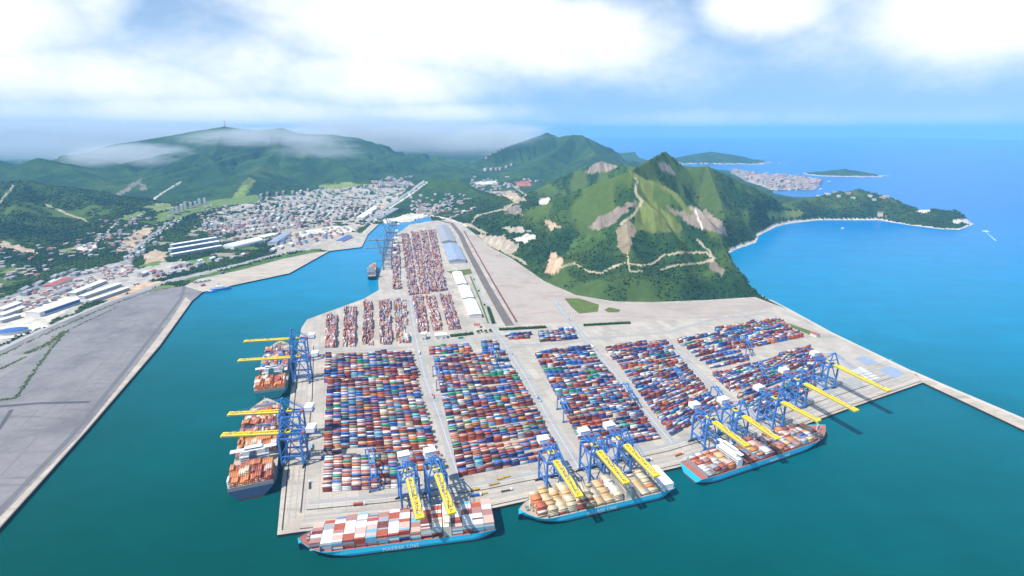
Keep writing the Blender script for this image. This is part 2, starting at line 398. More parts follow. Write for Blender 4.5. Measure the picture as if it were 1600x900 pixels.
def _ridge_field(X, Y, ridges, wob, wob2=None):
    h = np.zeros_like(X)
    for pts, w, *ex_ in ridges:
        pe = ex_[0] if ex_ else 1.42
        P = [V(*p) for p in pts]
        for a, b in zip(P[:-1], P[1:]):
            mg = w * 1.35
            ok = (X > min(a[0], b[0]) - mg) & (X < max(a[0], b[0]) + mg) & (Y > min(a[1], b[1]) - mg) & (Y < max(a[1], b[1]) + mg)
            if not ok.any(): continue
            x, y = X[ok], Y[ok]
            d, t = seg_dist(x, y, a, b)
            z = a[2] + (b[2] - a[2]) * t
            # ribs and gullies that run down from the crest
            ex, ey = b[0] - a[0], b[1] - a[1]; el_ = math.hypot(ex, ey); side = np.sign(ex * (y - a[1]) - ey * (x - a[0]))
            sl = (a[0] * ex + a[1] * ey) / el_ + ((x - a[0]) * ex + (y - a[1]) * ey) / el_ + d * .25
            pw = 60 + w * .16; rib = vnoise(sl / pw, side * 3.0 + 11 + x * 0, 13) + (.55 if w < 1000 else .22) * vnoise(sl / pw * 2.7, side * 5 + d / (w * .5), 15)
            if w < 1000 or wob2 is None:
                dn = np.clip(d / w * np.clip(1 + wob[ok] + .70 * (rib - .78) * np.clip(d / w * 2.2 - .08, 0, 1), .80, 1.9), 0, 1)
                v = z * (1 - dn) ** pe
            else:            # big mountains: deep valleys between spurs
                dn = np.clip(d / w * (1 + .35 * np.clip(wob2[ok], -.4, 1)), 0, 1); sw = sl + 520 * wob2[ok]
                g1 = np.abs(2 * vnoise(sw / (pw * .95), side * 3.0 + 11 + x * 0, 13) - 1); g2 = np.abs(2 * vnoise(sw / (pw * .36), side * 5.0 + d / (w * .6), 17) - 1)
                mid = np.clip(4 * dn * (1 - dn), 0, 1) ** .75 * np.clip(dn * 5, 0, 1)
                v = z * (1 - dn) ** pe * (1 - mid * (.66 * (1 - np.clip(g1 * 1.5, 0, 1)) ** 1.2 + .30 * (1 - np.clip(g2 * 1.4, 0, 1))))
            cur = h[ok]; k = 14.0                          # smooth maximum
            e = np.clip(0.5 + 0.5 * (v - cur) / k, 0, 1)
            h[ok] = cur * (1 - e) + v * e + k * e * (1 - e) * 0.5
    return h
def relief(X, Y):
    X = np.asarray(X, float); Y = np.asarray(Y, float)
    wob = 0.45 * (fbm(X, Y, 300, 4, 5, True) - 0.62) + 0.25 * (fbm(X, Y, 90, 3, 9, True) - 0.6)
    wob2 = 0.75 * (fbm(X, Y, 950, 4, 6, True) - 0.62) + .2 * (fbm(X, Y, 240, 3, 8, True) - .6)
    h = _ridge_field(X, Y, RIDGES, wob, wob2)
    inl = in_poly(X, Y, LAND); dl = poly_dist(X, Y, LAND)
    fade = np.clip(dl / 70.0, 0, 1); fade = fade * fade * (3 - 2 * fade)
    for W in (W_PORT, W_YARD, W_APR):
        dw = np.where(in_poly(X, Y, W), 0.0, poly_dist(X, Y, W))
        fw = np.clip(dw / 45.0, 0, 1); fade = fade * fw * fw * (3 - 2 * fw)
    rough = (fbm(X, Y, 60, 4, 21) - 0.5) * 9 * np.clip(h / 40.0, 0, 1)
    base = np.clip(dl / 18.0, 0, 1) * 2.6 + 0.2
    land = base + np.maximum(h * fade + rough * fade, 0)
    hi = _ridge_field(X, Y, ISLES, wob)
    sea = -4.0 - np.clip(dl / 60, 0, 1) * 6
    isl = np.where(hi > 6, hi - 6 + 0.5, sea)
    return np.where(inl, land, isl), inl, dl

# painted-in-place ground cover: polygons as seen on the slopes, (colour, polygon, min forward, max forward)
ROCK = (.235, .190, .155); OLIVE = (.130, .158, .045); PATH = (.36, .32, .22); EARTH = (.45, .34, .235); PALE = (.58, .53, .45); SOIL = (.52, .36, .24)
COVER = [
    (OLIVE, [(1000, 283), (1022, 289), (1018, 312), (1028, 322), (1051, 336), (1066, 358), (1061, 366), (1022, 363), (997, 361), (988, 349), (1002, 315), (992, 301)], 1400, 2300),
    ((.060, .115, .028), [(900, 372), (945, 360), (950, 375), (915, 392), (880, 398)], 1400, 2300),
    (ROCK, [(919, 354), (933, 340), (969, 324), (997, 312), (1001, 317), (976, 336), (955, 352), (926, 358)], 1400, 2400),
    ((.25, .20, .13), [(965, 358), (983, 344), (996, 361), (987, 379), (983, 393), (972, 395), (962, 383)], 1400, 2300),
    (ROCK, [(1040, 322), (1061, 329), (1083, 322), (1097, 326), (1129, 347), (1140, 372), (1115, 361), (1093, 358), (1076, 352), (1058, 336)], 1400, 2300),
    (ROCK, [(1026, 252), (1040, 257), (1057, 275), (1048, 274), (1032, 266)], 1900, 2700),
    (ROCK, [(914, 268), (926, 256), (955, 249), (969, 262), (948, 268), (923, 272)], 2500, 4500),
    (ROCK, [(784, 321), (816, 321), (816, 335), (791, 336)], 1700, 3600), (PALE, [(843, 310), (861, 309), (856, 319), (843, 320)], 1700, 3600),
    (SOIL, [(857, 397), (869, 393), (878, 408), (876, 425), (862, 430), (852, 425), (855, 411)], 1300, 2000),
    (ROCK, [(1098, 408), (1118, 411), (1132, 424), (1127, 432), (1112, 422)], 1300, 2000),
    (PALE, [(1430, 318), (1452, 328), (1446, 334), (1434, 332)], 2500, 3400), (PALE, [(1488, 342), (1516, 342), (1523, 350), (1492, 349)], 2500, 3400),
    (EARTH, [(1372, 337), (1384, 335), (1386, 339), (1374, 341)], 2500, 3400), ((.17, .22, .06), [(1196, 330), (1250, 328), (1262, 334), (1245, 340), (1200, 340)], 2200, 3200),
    (OLIVE, [(372, 296), (390, 277), (399, 282), (388, 300), (376, 318), (362, 316)], 3000, 4300), ((.17, .24, .06), [(360, 312), (378, 292), (388, 288), (384, 305), (366, 318)], 3000, 4300),
    ((.22, .19, .16), [(180, 304), (222, 277), (218, 287), (186, 307)], 3000, 5200), ((.22, .19, .16), [(218, 286), (228, 288), (232, 297), (220, 296)], 3000, 5200),
    # the valley floor
    ((.20, .24, .075), [(490, 291), (540, 285), (575, 288), (520, 297)], 3000, 6000), (EARTH, [(570, 289), (640, 283), (648, 290), (600, 300)], 3000, 6000),
    ((.40, .36, .32), [(395, 315), (470, 299), (560, 292), (640, 288), (630, 300), (590, 345), (560, 358), (480, 372), (420, 372), (330, 368), (300, 355), (345, 325)], 2200, 5200),
    ((.40, .35, .29), [(430, 372), (480, 356), (560, 350), (572, 364), (562, 384), (515, 390), (470, 392), (430, 398)], 2000, 4000),
    (PALE, [(455, 362), (500, 353), (545, 354), (560, 360), (520, 366), (470, 368)], 2000, 4000), (PALE, [(536, 372), (572, 366), (566, 386), (522, 390)], 2000, 4000),
    (PALE, [(598, 343), (640, 334), (672, 332), (668, 340), (642, 347), (600, 350)], 2000, 4000),
    (SOIL, [(580, 324), (600, 318), (612, 324), (590, 330)], 2000, 5000),
    (EARTH, [(192, 375), (222, 356), (244, 354), (226, 370), (205, 392), (180, 398)], 1800, 3600), (EARTH, [(222, 398), (240, 390), (262, 394), (258, 408), (228, 412)], 1800, 3600),
    ((.15, .24, .05), [(105, 428), (125, 421), (142, 424), (120, 438), (104, 440)], 1500, 3000), ((.13, .21, .05), [(200, 416), (255, 408), (330, 402), (330, 410), (250, 420)], 1500, 3000),
    ((.17, .21, .07), [(185, 342), (215, 328), (230, 330), (205, 346)], 1800, 4600), ((.20, .23, .09), [(222, 322), (262, 317), (275, 326), (245, 332)], 1800, 4600),
    ((.16, .20, .07), [(90, 392), (118, 382), (150, 382), (110, 398)], 1800, 3600), (EARTH, [(0, 376), (30, 384), (62, 395), (55, 399), (0, 386)], 1300, 3600), (PALE, [(118, 386), (148, 379), (150, 390), (128, 394)], 1500, 3500),
    ((.40, .37, .33), [(-60, 500), (0, 470), (60, 450), (110, 425), (150, 418), (200, 405), (215, 420), (285, 405), (300, 420), (230, 440), (160, 462), (110, 490), (50, 516), (-10, 548), (-60, 560)], 1000, 3200),
    (PALE, [(0, 492), (60, 470), (120, 458), (128, 470), (60, 512), (0, 532)], 1000, 3000), (SOIL, [(140, 466), (200, 450), (250, 437), (262, 441), (200, 460), (150, 476)], 1200, 3200),
    ((.08, .14, .035), [(365, 420), (430, 402), (500, 388), (505, 391), (440, 408), (385, 425), (345, 432), (300, 442), (290, 437)], 1500, 3200),
    ((.05, .09, .03), [(575, 352), (590, 346), (580, 362), (560, 366), (552, 362)], 1800, 3600),
    ((.38, .32, .25), [(745, 365), (790, 370), (810, 385), (800, 398), (765, 384)], 1600, 3000), (EARTH, [(760, 300), (800, 298), (822, 312), (806, 318), (785, 306)], 2000, 4600),
    ((.40, .13, .10), [(804, 284), (826, 283), (830, 290), (808, 292)], 2000, 5500), (PALE, [(740, 284), (775, 282), (778, 287), (745, 289)], 2000, 5500),
    ((.42, .38, .36), [(1140, 268), (1180, 273), (1240, 278), (1286, 285), (1272, 296), (1208, 297), (1165, 282)], 4000, 7500),
    (EARTH, [(855, 345), (870, 350), (880, 357), (862, 360), (850, 352)], 1500, 2600), (PALE, [(802, 372), (830, 366), (838, 372), (812, 382)], 1500, 2600),
    ((.36, .31, .25), [(782, 355), (820, 356), (835, 362), (800, 366)], 1500, 2600),
]
LINES = [  # paths and roads on the land: colour, points, half width, min and max forward distance
    (PATH, [(985, 267), (996, 283), (992, 301), (1004, 315), (990, 336), (969, 351)], 5, 1400, 2300),
    (OLIVE, [(985, 267), (1001, 281), (1029, 287), (1054, 304), (1068, 322), (1079, 333)], 11, 1400, 2300),
    (PALE, [(1086, 328), (1092, 345), (1098, 357)], 4, 1400, 2300),
    ((.40, .34, .23), [(876, 418), (898, 411), (919, 425), (940, 427), (955, 418), (976, 411), (1004, 415), (1022, 411), (1036, 399), (1061, 395), (1104, 395), (1117, 406), (1093, 411), (1068, 413), (1051, 416), (1033, 422)], 3.4, 1300, 2100),
    ((.40, .34, .23), [(980, 394), (982, 412), (985, 424), (1005, 424)], 3, 1300, 2100), (PATH, [(1090, 375), (1108, 392), (1117, 405)], 4, 1300, 2100),
    (PATH, [(740, 372), (770, 384), (805, 402), (822, 412)], 7, 1500, 3000), (PATH, [(700, 345), (735, 352), (760, 365)], 8, 1500, 3400), (PATH, [(735, 352), (745, 337), (790, 326), (822, 305), (800, 290)], 6, 1500, 5000),
    (PALE, [(240, 311), (256, 300), (282, 284)], 5, 3000, 5200), (PATH, [(72, 320), (110, 336), (135, 345)], 5, 1800, 3600), (PATH, [(0, 318), (20, 290)], 6, 1800, 3600),
    (PALE, [(150, 380), (180, 350), (185, 346)], 4, 1800, 3600), ((.30, .30, .31), [(178, 430), (190, 412), (220, 380), (262, 350), (300, 330)], 9, 1700, 4800), (PALE, [(190, 425), (200, 408), (228, 380), (270, 350)], 4, 1700, 4800),
    ((.30, .30, .31), [(572, 350), (600, 326), (640, 300), (662, 283)], 11, 2000, 6000), (PALE, [(580, 350), (608, 326), (650, 298), (668, 284)], 5, 2000, 6000),
    ((.25, .25, .26), [(0, 470), (60, 448), (120, 432), (178, 418), (200, 410)], 6, 1300, 3000), ((.33, .32, .31), [(130, 488), (200, 462), (260, 440), (330, 424), (430, 398), (500, 384)], 6, 1200, 3200),
    ((.40, .38, .36), [(0, 548), (60, 520), (120, 494), (170, 474)], 9, 900, 2400), (PALE, [(670, 336), (700, 342), (728, 352)], 6, 1600, 3200),
    (PATH, [(1150, 395), (1165, 388), (1185, 380)], 3, 1500, 3000),
    (PATH, [(420, 352), (450, 362), (520, 352)], 7, 1800, 5000), (PATH, [(300, 362), (400, 335), (480, 315), (560, 300)], 7, 1800, 6000), (PATH, [(330, 380), (420, 360), (500, 335), (590, 310)], 7, 1800, 6000),
    ((.14, .20, .06), [(250, 340), (340, 318), (400, 310)], 30, 1800, 6000),
]

def cover_colour(X, Y, Z, dl, inl):
    n1 = fbm(X, Y, 140, 4, 31); n2 = fbm(X, Y, 28, 3, 41); n3 = fbm(X, Y, 420, 3, 51)
    c = np.empty(X.shape + (3,)); m = np.clip((n1 - 0.3) * 1.6 + (n2 - 0.5) * 0.9, 0, 1)[..., None]
    c[:] = np.array((.017, .050, .022)) * (1 - m) + np.array((.050, .100, .024)) * m
    g = (np.clip((n3 - 0.56) * 6, 0, 1) * np.clip((n1 - .4) * 4, 0, 1) * np.clip(1.5 - Y / 3400, .22, 1))[..., None]
    c[:] = c * (1 - 0.75 * g) + np.array((.095, .140, .036)) * 0.75 * g
    sun_side = (np.clip((Z - 25) / 120, 0, 1) * np.clip((fbm(X * 1.6, Y * .7, 110, 4, 55) - .42) * 5, 0, 1) * (Y < 3500) * (X > -250))[..., None]  # sunlit yellow-green put into the cover colour of the higher slopes
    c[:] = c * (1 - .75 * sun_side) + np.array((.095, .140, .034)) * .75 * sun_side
    # fields and clearings on the flat valley floor
    flat = (Z < 8) & inl
    px, py = project(X, Y, Z)
    jx = (fbm(X, Y, 30, 4, 61) - .5) * 16 * np.clip(2200 / Y, .25, 1); jy = (fbm(X, Y, 30, 4, 71) - .5) * 10 * np.clip(2200 / Y, .25, 1)
    fl = np.floor(X / 90 + 0.4 * np.floor(Y / 70)); cell = _hash(fl, np.floor(Y / 70 + .3 * fl), 7)
    valley = flat & (px < 760)
    for lo, hi, cc in ((.82, .90, (.15, .20, .06)), (.90, .95, (.30, .26, .19)), (.95, 1.01, (.10, .15, .045))):
        k = valley & (cell > lo) & (cell <= hi); c[k] = np.array(cc) * (0.8 + 0.4 * n2[k])[:, None]
    for colr, P, y0, y1 in COVER:
        xs = [p[0] for p in P]; ys = [p[1] for p in P]
        ok = (px > min(xs) - 6) & (px < max(xs) + 6) & (py > min(ys) - 6) & (py < max(ys) + 6) & (Y > y0) & (Y < y1)
        if not ok.any(): continue
        i = np.nonzero(ok); q = in_poly(px[i] + jx[i], py[i] + jy[i], P)
        i = tuple(a[q] for a in i)
        st = (0.45 + 1.1 * fbm(X[i] * 1.2, Y[i] * .18, 14, 3, 81)) if colr in (ROCK, OLIVE) else (0.62 + 0.76 * fbm(X[i], Y[i], 16, 3, 81))
        c[i] = np.array(colr) * st[:, None]
        if colr == (.40, .36, .32):     # the town floor is broken up by street trees
            t = (n2[i] * .6 + fbm(X[i], Y[i], 60, 2, 33) * .4) > 0.57; j = tuple(a[t] for a in i); c[j] = np.array((.035, .075, .025))
    for colr, P, hw, y0, y1 in LINES:
        xs = [p[0] for p in P]; ys = [p[1] for p in P]
        ok = (px > min(xs) - 12) & (px < max(xs) + 12) & (py > min(ys) - 12) & (py < max(ys) + 12) & (Y > y0) & (Y < y1)
        if not ok.any(): continue
        i = np.nonzero(ok); d = np.full(len(i[0]), 1e9)
        sc = F / (Y[i] * CP - (Z[i] - CAMH) * SP)           # pixels per metre there
        for a, b in zip(P[:-1], P[1:]):
            dd, _ = seg_dist(px[i] + jx[i] * .25, py[i] + jy[i] * .25, a, b); d = np.minimum(d, dd)
        k = d < np.maximum(hw * sc * 0.8, 0.5); j = tuple(a[k] for a in i)
        c[j] = np.array(colr) * (0.85 + .3 * n2[j])[:, None]
    beach = inl & (dl < 13) & (px > 1100) & (Y < 3500)
    c[beach] = np.array((.62, .55, .44)) * (0.75 + .5 * n2[beach])[:, None]
    rim = inl & (dl < 6) & (px <= 1100); c[rim] = np.array((.30, .27, .23))
    isl = (~inl) & (Z > -3) & (Z < 7); c[isl] = np.array((.42, .38, .33))
    return c

def build_terrain():
    na, nr = 1150, 640
    az = np.radians(np.linspace(-49, 49, na)); r = 1080 * (15500 / 1080.0) ** np.linspace(0, 1, nr)
    R, A = np.meshgrid(r, az, indexing='ij'); X = R * np.sin(A); Y = R * np.cos(A)
    Z, inl, dl = relief(X.ravel(), Y.ravel()); Z = Z.reshape(X.shape); inl = inl.reshape(X.shape); dl = dl.reshape(X.shape)
    # canopy lumps on wooded ground
    col = cover_colour(X, Y, Z, dl, inl)
    lum = col.sum(-1)
    wood = (lum < 0.19) & (Z > 1)
    cx = (vnoise(X / 7.0, Y / 7.0, 91) - .5) * 2.6 + (vnoise(X / 26.0, Y / 26.0, 92) - .5) * 3.5
    Z = np.where(wood & (Z > 6), Z + cx, Z)
    idx = np.arange(na * nr).reshape(nr, na)
    q = np.stack([idx[:-1, :-1], idx[:-1, 1:], idx[1:, 1:], idx[1:, :-1]], -1).reshape(-1, 4)
    keep = (Z.ravel()[q] > -3.0).any(1)
    padmask = in_poly(X.ravel(), Y.ravel(), W_PORT) | in_poly(X.ravel(), Y.ravel(), W_YARD)
    keep &= ~(padmask[q].all(1))
    q = q[keep]
    used = np.unique(q); remap = np.full(na * nr, -1); remap[used] = np.arange(len(used))
    q = remap[q][:, ::-1]
    v = np.stack([X.ravel(), Y.ravel(), Z.ravel()], -1)[used]
    m = mat('hill_cover', (1, 1, 1), .95, .30, .03, spec=.08, attr=True)
    o = fast_mesh('hills', v, q, m, col.reshape(-1, 3)[used], smooth=True); tag(o, kind='structure')
    return X, Y, Z, col, wood
TX, TY, TZ, TC, TW = build_terrain()
def ground_z(x, y):
    z, _, _ = relief(np.array([x]), np.array([y])); return float(z[0])

# sea
mb = MB()
mb.face([(-28000, -2500, 0), (28000, -2500, 0), (28000, 42000, 0), (-28000, 42000, 0)])
tag(mb.build('sea', water_mat()), kind='structure')

# the humid air: one box of even density round everything
def build_haze():
    b = MB(); b.box(-30000, -3000, -12, 30000, 44000, 760)
    m = bpy.data.materials.new('humid_air'); m.use_nodes = True; t = m.node_tree; t.nodes.clear()
    out = t.nodes.new('ShaderNodeOutputMaterial'); v = t.nodes.new('ShaderNodeVolumePrincipled')
    v.inputs['Density'].default_value = HAZE_DENSITY; v.inputs['Color'].default_value = (*HAZE_COLOR, 1)
    v.inputs['Anisotropy'].default_value = -0.1
    t.links.new(v.outputs[0], out.inputs['Volume'])
    tag(b.build('haze', m), kind='stuff')
build_haze()

# mist lying on the ridges and in the far valley: soft lens-shaped banks
def build_mist():
    for px, py, Y, rx, ry, rz_, dn in ((60, 224, 9800, 6200, 2200, 560, .0032), (205, 245, 4800, 800, 420, 170, .0065), (420, 215, 5250, 1200, 450, 150, .0042), (500, 236, 4900, 620, 300, 120, .0022), (560, 205, 7800, 1500, 800, 300, .0030),
                                       (690, 217, 9000, 3000, 1500, 380, .0026), (775, 212, 6300, 800, 420, 190, .0036)):
        b = bpy.data.meshes.new('mist'); vs, fs = [], []; n, mm = 24, 12
        for j in range(mm + 1):
            th = PI * j / mm
            for k in range(n):
                a = 2 * PI * k / n; vs.append((rx * math.sin(th) * math.cos(a), ry * math.sin(th) * math.sin(a), rz_ * math.cos(th)))
        for j in range(mm):
            for k in range(n): fs.append((j * n + k, (j + 1) * n + k, (j + 1) * n + (k + 1) % n, j * n + (k + 1) % n))
        b.from_pydata(vs, [], fs); m = bpy.data.materials.new('mist_air'); m.use_nodes = True; t = m.node_tree; t.nodes.clear()
        out = t.nodes.new('ShaderNodeOutputMaterial'); v = t.nodes.new('ShaderNodeVolumePrincipled'); v.inputs['Color'].default_value = (.93, .96, 1, 1)
        T = NT(t); tc = T.n('ShaderNodeTexCoord'); mp = T.n('ShaderNodeMapping'); T.l(tc.outputs['Object'], mp.inputs[0]); mp.inputs['Scale'].default_value = (1 / rx, 1 / ry, 1 / rz_)
        ln = T.n('ShaderNodeVectorMath', operation='LENGTH'); T.l(mp.outputs[0], ln.inputs[0])
        nz = T.noise(mp.outputs[0], 2.6, 5, .6, .4); ed = T.m('ADD', ln.outputs['Value'], T.m('MULTIPLY', T.m('SUBTRACT', nz, .5), 1.5))
        T.l(T.m('MULTIPLY', T.m('MULTIPLY', T.smooth(ed, .05, .95, 1.0, 0.0), T.smooth(ln.outputs['Value'], .6, 1.0, 1.0, 0.0)), dn), v.inputs['Density'])
        t.links.new(v.outputs[0], out.inputs['Volume']); b.materials.append(m)
        o = link('mist', b); o.location = V(px, py, Y); tag(o, kind='stuff')
build_mist()

# forest: many small crowns over the near slopes and the valley, one mass nobody could count
def build_forest():
    t = (1 + 5 ** .5) / 2
    iv = np.array([(-1, t, 0), (1, t, 0), (-1, -t, 0), (1, -t, 0), (0, -1, t), (0, 1, t), (0, -1, -t), (0, 1, -t), (t, 0, -1), (t, 0, 1), (-t, 0, -1), (-t, 0, 1)], float)
    iv /= np.linalg.norm(iv[0])
    fc = np.array([(0, 11, 5), (0, 5, 1), (0, 1, 7), (0, 7, 10), (0, 10, 11), (1, 5, 9), (5, 11, 4), (11, 10, 2), (10, 7, 6), (7, 1, 8), (3, 9, 4), (3, 4, 2), (3, 2, 6), (3, 6, 8), (3, 8, 9), (4, 9, 5), (2, 4, 11), (6, 2, 10), (8, 6, 7), (9, 8, 1)])
    d = TY; ok = TW & (TY < 3300) & (TZ > 1.5)
    cell = (np.radians(98.0 / 1149) * np.hypot(TX, TY)) * (np.hypot(TX, TY) * math.log(15500 / 1080.0) / 639)
    p = np.where(ok, cell, 0) * (0.5 + fbm(TX, TY, 120, 3, 77)); p = p * np.where(TZ > 6, np.clip(1.25 - TZ / 150, .18, 1.0), 1.15) * np.clip(2300.0 / TY, .3, 1.15)
    for W in (W_PORT, W_YARD, W_APR, W_APR2):
        p = np.where(in_poly(TX, TY, W) | (poly_dist(TX, TY, W) < 7), 0, p)
    p = p.ravel(); n = 62000
    i = rng.choice(len(p), n, p=p / p.sum())
    x = TX.ravel()[i] + rng.uniform(-5, 5, n); y = TY.ravel()[i] + rng.uniform(-6, 6, n); z = TZ.ravel()[i]
    r = rng.uniform(1.5, 3.9, n) * np.clip(y / 1900, .9, 1.35); hgt = r * rng.uniform(.75, 1.15, n)
    jit = 1 + rng.uniform(-.28, .28, (n, 12))
    rot = rng.uniform(0, 6.28, n); c, s = np.cos(rot), np.sin(rot)
    vx = iv[None, :, 0] * jit; vy = iv[None, :, 1] * jit; vz = iv[None, :, 2] * jit
    X = x[:, None] + (vx * c[:, None] - vy * s[:, None]) * r[:, None]; Y = y[:, None] + (vx * s[:, None] + vy * c[:, None]) * r[:, None]
    Z = z[:, None] + hgt[:, None] * (.45 + vz)
    v = np.stack([X, Y, Z], -1).reshape(-1, 3); f = (fc[None] + 12 * np.arange(n)[:, None, None]).reshape(-1, 3)
    g = TC.reshape(-1, 3)[i]; cl = g * rng.uniform(.6, 1.35, (n, 1)) + rng.uniform(0, .012, (n, 1)) * np.array((1.0, .8, .2))
    tag(fast_mesh('forest', v, f, M_leaf, np.repeat(cl, 12, 0), smooth=False), kind='stuff')
build_forest()

# ------------------------------------------------------------------ paved platforms
LIFT = [0.0]
def lifted(z):      # every sheet lies a little above the ones laid before it
    LIFT[0] += .0018; return z + LIFT[0]
def slab(name, P, z, depth, m, side=None, kind='structure', raw=False):
    z = z if depth else lifted(z)
    W = P if raw else [tuple(G(x, y, z)[:2]) for x, y in P]
    a = sum(W[i][0] * W[(i + 1) % len(W)][1] - W[(i + 1) % len(W)][0] * W[i][1] for i in range(len(W)))
    if a < 0: W = W[::-1]
    b = MB(); b.face([(x, y, z) for x, y in W])
    if depth:
        for i in range(len(W)):
            p, q = W[i], W[(i + 1) % len(W)]
            b.face([(p[0], p[1], z - depth), (q[0], q[1], z - depth), (q[0], q[1], z), (p[0], p[1], z)], 1)
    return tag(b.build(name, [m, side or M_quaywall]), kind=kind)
def strip(name, P, hw, z, m, kind='structure'):
    """a band of half width hw (m) along a line of photo points"""
    W = [Vector(G(x, y, z)[:2]) for x, y in P]; L, R = [], []; z = lifted(z)
    for i, p in enumerate(W):
        d = (W[min(i + 1, len(W) - 1)] - W[max(i - 1, 0)]).normalized(); n = Vector((-d.y, d.x))
        L.append(p + n * hw); R.append(p - n * hw)
    b = MB()
    for i in range(len(W) - 1):
        b.face([(*R[i], z), (*R[i + 1], z), (*L[i + 1], z), (*L[i], z)])
    return tag(b.build(name, m), kind=kind)
GM_conc = ground_mat('port_concrete', (.47, .42, .355), angle=math.radians(108), stain=(.74, .75, .78), stain_amt=.6, streak_amt=.3, panel=.9)
GM_quay = ground_mat('quay_concrete', (.50, .43, .35), angle=math.radians(15), stain=(.75, .74, .74), stain_amt=.5, streak_amt=.55, panel=.8)
GM_yard = ground_mat('grey_yard', (.235, .222, .224), streak=(.165, .158, .162), angle=math.radians(28), scale=.009, var=.22, stain=(.62, .62, .66), stain_amt=.9, streak_amt=.85)
GM_track = ground_mat('tyre_marks', (.185, .178, .178), stain=(1.25, 1.22, 1.2), stain_amt=.8, scale=.03)
GM_dirt = ground_mat('dirt_flat', (.42, .355, .31), streak=(.50, .42, .36), angle=math.radians(70), scale=.008, stain=(.78, .75, .74), stain_amt=.8, streak_amt=.7)
GM_road = ground_mat('yard_road', (.37, .36, .345), angle=math.radians(105), stain=(.8, .8, .82), stain_amt=.4, streak_amt=.5)
GM_asph = ground_mat('asphalt_road', (.10, .10, .11), streak=(.07, .07, .075), angle=math.radians(60), stain=(1.25, 1.25, 1.25), stain_amt=.3)
GM_asphl = ground_mat('worn_asphalt', (.15, .145, .15), streak=(.11, .11, .115), angle=math.radians(60), stain=(1.2, 1.2, 1.2), stain_amt=.5)
GM_ball = ground_mat('rail_ballast', (.135, .112, .098), streak=(.22, .17, .14), angle=math.radians(112), stain=(.7, .7, .7), stain_amt=.4, streak_amt=.8)
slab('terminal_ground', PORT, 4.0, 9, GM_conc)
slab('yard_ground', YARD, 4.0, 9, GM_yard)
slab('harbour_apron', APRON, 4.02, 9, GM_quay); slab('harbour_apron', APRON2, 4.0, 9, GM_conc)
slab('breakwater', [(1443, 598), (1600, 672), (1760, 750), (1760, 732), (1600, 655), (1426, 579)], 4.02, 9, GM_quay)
Z1, Z2, Z3 = 4.05, 4.20, 4.36
# grey flat on the west shore
slab('yard_apron', [(0, 822), (140, 666), (250, 538), (299, 471), (290, 464), (267, 500), (207, 578), (126, 678), (0, 808)], Z1, 0, GM_quay)
strip('yard_road', [(-40, 848), (0, 797), (110, 683), (200, 573), (268, 486), (283, 466), (288, 448)], 4, Z2, GM_asphl)
strip('yard_road', [(-60, 640), (0, 635), (60, 630), (140, 628)], 4, Z2, GM_asph)
for P_, w_ in (([(0, 745), (70, 670), (140, 590), (215, 500)], 1.2), ([(40, 700), (150, 600), (235, 505)], .8), ([(60, 655), (170, 560), (255, 470)], .7), ([(150, 510), (215, 500), (262, 495)], 1.2), ([(95, 570), (160, 562), (228, 556)], .8), ([(0, 700), (60, 640)], .9)):
    strip('tyre_track', P_, w_, Z1, GM_track)
strip('yard_road', [(-20, 690), (0, 668), (18, 640)], 3, Z2, GM_asph)
def scrub(P, hw, n):
    W = [G(x, y, 4) for x, y in P]; c, r, k = [], [], []
    tot = sum((q - p).length for p, q in zip(W[:-1], W[1:]))
    for p, q in zip(W[:-1], W[1:]):
        d = (q - p); nn = Vector((-d.y, d.x, 0)).normalized()
        for _ in range(int(n * d.length / tot)):
            x = p + d * random.random() + nn * random.gauss(0, hw * .55); c.append((x.x, x.y, 4.1)); r.append(random.uniform(.5, 2.0)); g = random.uniform(.6, 1.5); k.append((.085 * g, .125 * g, .035 * g))
    return c, r, k
SCRUB = [scrub(*a) for a in (([(40, 553), (70, 540), (104, 517)], 9, 420), ([(98, 521), (70, 558), (45, 592), (25, 622)], 3.2, 420), ([(25, 622), (-10, 627), (-40, 630)], 2.6, 120), ([(0, 577), (40, 558)], 3, 120), ([(0, 556), (60, 527), (120, 500), (170, 478), (230, 456), (286, 446)], 5, 420), ([(104, 517), (140, 500), (180, 482)], 2.5, 90))]
slab('yard_siding', [(0, 590), (40, 565), (90, 530), (110, 510), (60, 524), (0, 556)], Z1, 0, ground_mat('old_paving', (.27, .255, .25), stain=(.7, .7, .7), stain_amt=.8))
# terminal
slab('dirt_flat', [(745, 370), (762, 386), (800, 406), (850, 441), (900, 463), (960, 473), (1020, 474), (1100, 471), (1178, 466), (1215, 480), (1110, 497), (1000, 503), (905, 505), (868, 505), (812, 507), (770, 440), (745, 395), (730, 365)], Z1, 0, GM_dirt)
RAILP = [(681, 343), (706, 349), (720, 367), (733, 395), (759, 444), (782, 484), (797, 509)]
strip('rail_yard', RAILP, 11, Z1, GM_ball)
def rail_tracks():
    W = [Vector(G(x, y, 4)[:2]) for x, y in RAILP]; zz = lifted(Z2)
    for off in (-8.4, -5.6, -2.8, 0, 2.8, 5.6, 8.4):
        b = MB()
        for p, q in zip(W[:-1], W[1:]):
            n = Vector((-(q - p).y, (q - p).x)).normalized()
            for e in (-.72, .72):
                o0 = p + n * (off + e); o1 = q + n * (off + e); h = n * .16
                b.face([(*(o0 - h), zz), (*(o1 - h), zz), (*(o1 + h), zz), (*(o0 + h), zz)])
        tag(b.build('rail_track', M_trackc), kind='structure')
M_trackc = mat('worn_rail', (.26, .22, .20), .5, .2, .1)
rail_tracks()
strip('service_road', [(668, 347), (690, 349), (703, 358), (716, 388), (736, 430), (757, 475), (772, 512)], 5, Z1, GM_road)
